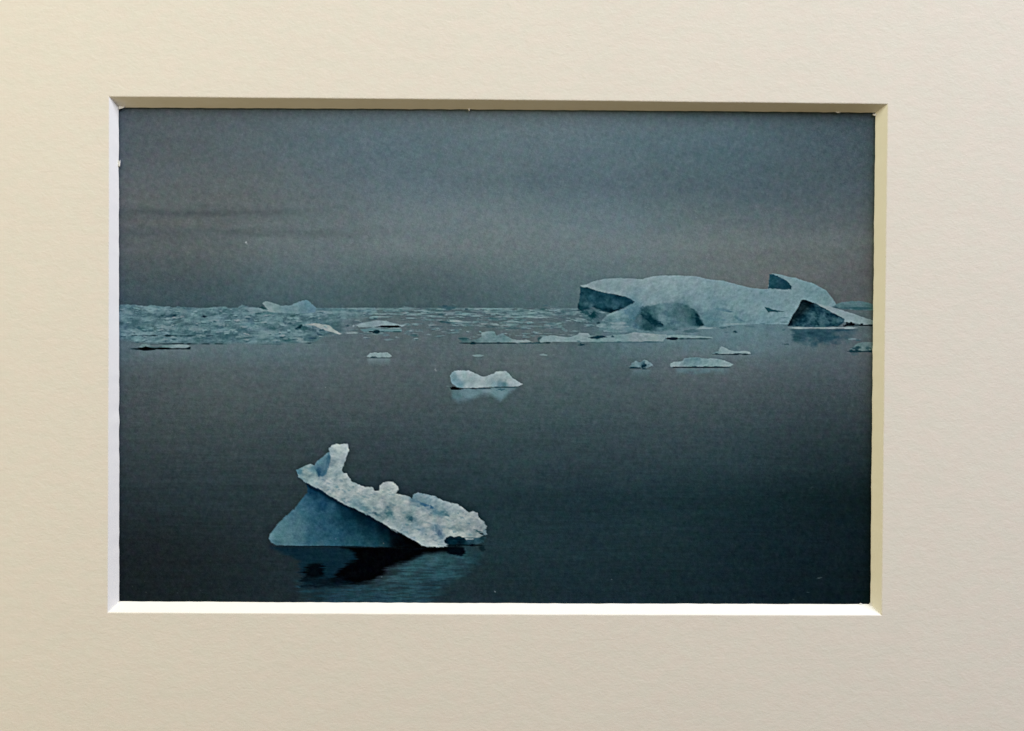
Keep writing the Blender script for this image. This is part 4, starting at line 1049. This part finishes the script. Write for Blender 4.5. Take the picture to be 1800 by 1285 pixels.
# cauliflower lumps of the snow
rl_ = np.random.default_rng(11)
ii, jj = np.nonzero((LAB == L_FG) & (Y > 835))
for k in range(120):
    q = rl_.integers(len(ii))
    x_, y_ = gx[jj[q]], gy[ii[q]]
    r_ = rl_.uniform(2.2, 5.2)
    inside = LAB[min(NY - 1, ii[q] + 5), jj[q]] == L_FG and LAB[max(0, ii[q] - 4), jj[q]] == L_FG
    if not inside:
        continue
    base = IMG[ii[q], jj[q]].copy()
    if base.mean() < 130:
        continue
    blob(x_ + .5, y_ + r_ * .75, r_ * 1.0, r_ * .5, base - np.array([34, 24, 18]), rl_.uniform(.4, .8), .35, 15, .35, (4, 3), seed=k)
    blob(x_ - .3, y_ - r_ * .2, r_ * .95, r_ * .6, base + np.array([11, 10, 9]), rl_.uniform(.5, .9), .35, 10, .3, (4, 3), seed=k + 1)
# thin shade under the lower lip
w, m = poly(zc([(430, 402), (480, 430), (540, 460), (600, 500), (690, 550), (770, 586), (850, 626), (925, 668), (918, 678), (840, 636), (760, 596), (680, 560), (590, 512), (530, 474), (470, 446)]), 1.8, .4, (6, 5), 2)
put(w, m * .55, (8, 26, 38))
streak(784, 850, 958.4, 1.6, (6, 18, 25), .9, 2, .1)
streak(800, 846, 945.6, 1.0, (46, 72, 82), .5, 3, .3)
blob(716, 962.4, 36, 1.7, (0, 2, 4), .9, .5)

# ---- tone: the ice is printed darker and a little greener than pure white snow
REFL = [k for k, p in enumerate(PARTS) if p[0] == 'reflection']
ice = blur(((LAB != 0) & (LAB != L_SEA) & ~np.isin(LAB, REFL)).astype(float), 1)
rfl = blur(np.isin(LAB, REFL).astype(float), 6) * (1 - ice)
wgt = np.clip(ice + .6 * rfl, 0, 1)[..., None]
lm = np.clip(IMG.mean(-1, keepdims=True) / 60, 0, 1)
toned = IMG * np.array([.95, .95, .935]) - np.array([10, 4, 3]) * lm
toneb = IMG + np.array([-1.0, 0.2, -0.6]) * np.clip(IMG.mean(-1, keepdims=True) / 80, 0, 1)
IMG = toneb * (1 - wgt) + toned * wgt
tx = fbm(X / 5.0, Y / 4.0, 6, 4, .65) + .6 * fbm(X / 13.0, Y / 8.0, 2, 3)
IMG += (np.clip(ice, 0, 1) * tx * np.clip(lm[..., 0], .2, 1) * 7.0)[..., None]
IMG += .55 * (IMG - blur(IMG, 1)) + .30 * (IMG - blur(IMG, 4))

# ---- photographic grain of the print, specks and scratches
nz = rs.normal(size=(NY, NX))
nzb = blur(rs.normal(size=(NY, NX)), 1)
nzb /= nzb.std()
lum = IMG.mean(-1, keepdims=True)
amp = 2.1 + 2.4 * np.exp(-((lum - 95) / 60) ** 2)
chroma = np.stack([blur(rs.normal(size=(NY, NX)), 2) for _ in range(3)], -1)
chroma /= chroma.std()
chroma -= chroma.mean(-1, keepdims=True)
IMG += (0.95 * nz + 0.55 * nzb)[..., None] * amp + chroma * 0.7
cb = fbm(X / 9.0, Y / 9.0, 4, 3) * np.clip(lum[..., 0] / 60, .35, 1)
cb -= cb.mean()
IMG += cb[..., None] * np.array([3.0, -1.2, 1.2])
# slight weave of the paper surface
IMG += ((0.8 * np.sin((X + Y * 0.35) * 1.05) + 0.8 * np.sin((Y - X * 0.28) * 0.97)) * np.clip(lum[..., 0] / 90, 0, 1))[..., None]
for (x_, y_, rx, ry, ang, c_, a_) in [(432.5, 426, 1.6, 2.4, 60, (190, 196, 198), .95), (434, 428.6, 1.2, 1.4, 0, (180, 188, 190), .9), (766, 651, 2.6, 1.3, 35, (140, 150, 150), .8), (765, 649, 1.3, 2.2, 0, (135, 146, 148), .7),
                                      (306, 491, 1.4, 1, 0, (116, 130, 134), .8), (671, 1014, 1.2, 1.4, 0, (110, 124, 130), .8), (870, 1040, 2.2, 1.2, 40, (130, 142, 150), .85), (1075, 1019, 1.2, 1.2, 0, (110, 122, 128), .8),
                                      (1440, 1016, 6, .9, -14, (90, 104, 108), .7), (1427, 857, 3.2, .8, -20, (70, 84, 88), .6), (1469, 978, 2, .8, -20, (70, 84, 88), .5), (1420, 1041, 3.6, .8, 0, (74, 88, 92), .5),
                                      (1001, 293, 1.6, 1, -40, (128, 140, 148), .7), (1260, 265, 1.5, 1, -30, (124, 136, 144), .6), (484, 878, 3.6, .9, 0, (74, 84, 84), .6), (462, 864, 5, .8, -30, (66, 76, 76), .5), (590, 947, 1.2, 1.2, 0, (110, 130, 160), .8),
                                      (674, 955, 1.2, 1.2, 0, (130, 130, 120), .8), (257, 1041, 1, 1, 0, (80, 90, 84), .8), (233, 1031, 1.2, 1.2, 0, (64, 68, 64), .7), (254, 1022, 1, 1, 0, (70, 74, 72), .6), (312, 1042, 1, 1.2, 0, (70, 82, 86), .7), (352, 1038, 1.2, 1, 0, (76, 84, 96), .7),
                                      (572, 681, 1.2, 1.4, 0, (140, 150, 152), .8), (1395, 1054, 2.4, .9, 20, (66, 80, 86), .6), (740, 600, .1, .1, 0, (0, 0, 0), 0)]:
    blob(x_, y_, rx, ry, c_, a_, .3, ang, .12)
for k in range(70):
    x_, y_ = rs.uniform(215, 1528), rs.uniform(205, 1052)
    i_, j_ = int((y_ - GY0) / S), int((x_ - GX0) / S)
    blob(x_, y_, rs.uniform(.7, 1.3), rs.uniform(.6, 1.1), IMG[i_, j_] + rs.uniform(14, 34), .6, .3, 0, .1)

# ------------------------------------------------------------------ ink reflectance and the print itself
sr = np.clip(IMG, 0, 255) / 255.0
lin = np.where(sr <= 0.04045, sr / 12.92, ((sr + 0.055) / 1.055) ** 2.4)
U, V = (X - CX) / 700.0, (Y - CY) / 450.0
T = np.stack([np.ones_like(U), U, V, U * U, U * V, V * V], -1)
ill = T @ EFIT.T
ink = np.clip(lin / ill, 0.0006, 0.92)
if WHITE_TEST:
    ink[:] = 0.5

ZP = -(DEPTH + GAP)
kz = (HCAM - ZP) / HCAM
VX = ((X - CX) * kz * P).ravel()
VY = (-(Y - CY) * kz * P).ravel()
# the paper is not perfectly flat
VZ = (ZP * P + 0.00003 * fbm(X / 420, Y / 380, 1, 2)).ravel() if False else np.full(X.size, ZP * P)
IV = np.arange(NX * NY).reshape(NY, NX)
Q = np.stack([IV[:-1, :-1], IV[1:, :-1], IV[1:, 1:], IV[:-1, 1:]], -1).reshape(-1, 4)
QL = LAB[:-1, :-1].ravel()

photo_print = bpy.data.objects.new('photo_print', None)
COL.objects.link(photo_print)
photo_print.location = (0, 0, ZP * P)
photo_print.empty_display_size = 0.01
photo_print['label'] = 'dark blue-grey photo print of icebergs on a still sea, behind the cream mat'
photo_print['category'] = 'photograph'
objs = {}
for li, (name, par, lbl) in enumerate(PARTS):
    q = Q[QL == li]
    if len(q) == 0:
        print('EMPTY PART', li, name, lbl)
        continue
    used, inv = np.unique(q, return_inverse=True)
    inv = inv.reshape(-1, 4).astype(np.int32)
    me = bpy.data.meshes.new(name)
    nv, nf = len(used), len(q)
    me.vertices.add(nv)
    co = np.stack([VX[used], VY[used], VZ[used] - ZP * P], -1).astype(np.float32)
    me.vertices.foreach_set('co', co.ravel())
    me.loops.add(nf * 4)
    me.loops.foreach_set('vertex_index', inv.ravel())
    me.polygons.add(nf)
    me.polygons.foreach_set('loop_start', np.arange(0, nf * 4, 4, dtype=np.int32))
    at = me.attributes.new('ink', 'FLOAT_COLOR', 'POINT')
    cc = np.ones((nv, 4), dtype=np.float32)
    cc[:, :3] = ink.reshape(-1, 3)[used]
    at.data.foreach_set('color', cc.ravel())
    me.materials.append(M_INK)
    me.update(calc_edges=True)
    o = bpy.data.objects.new(name, me)
    COL.objects.link(o)
    objs[li] = o
    if lbl:
        o['label'] = lbl
for li, o in objs.items():
    par = PARTS[li][1]
    o.parent = photo_print if par is None else objs[par]
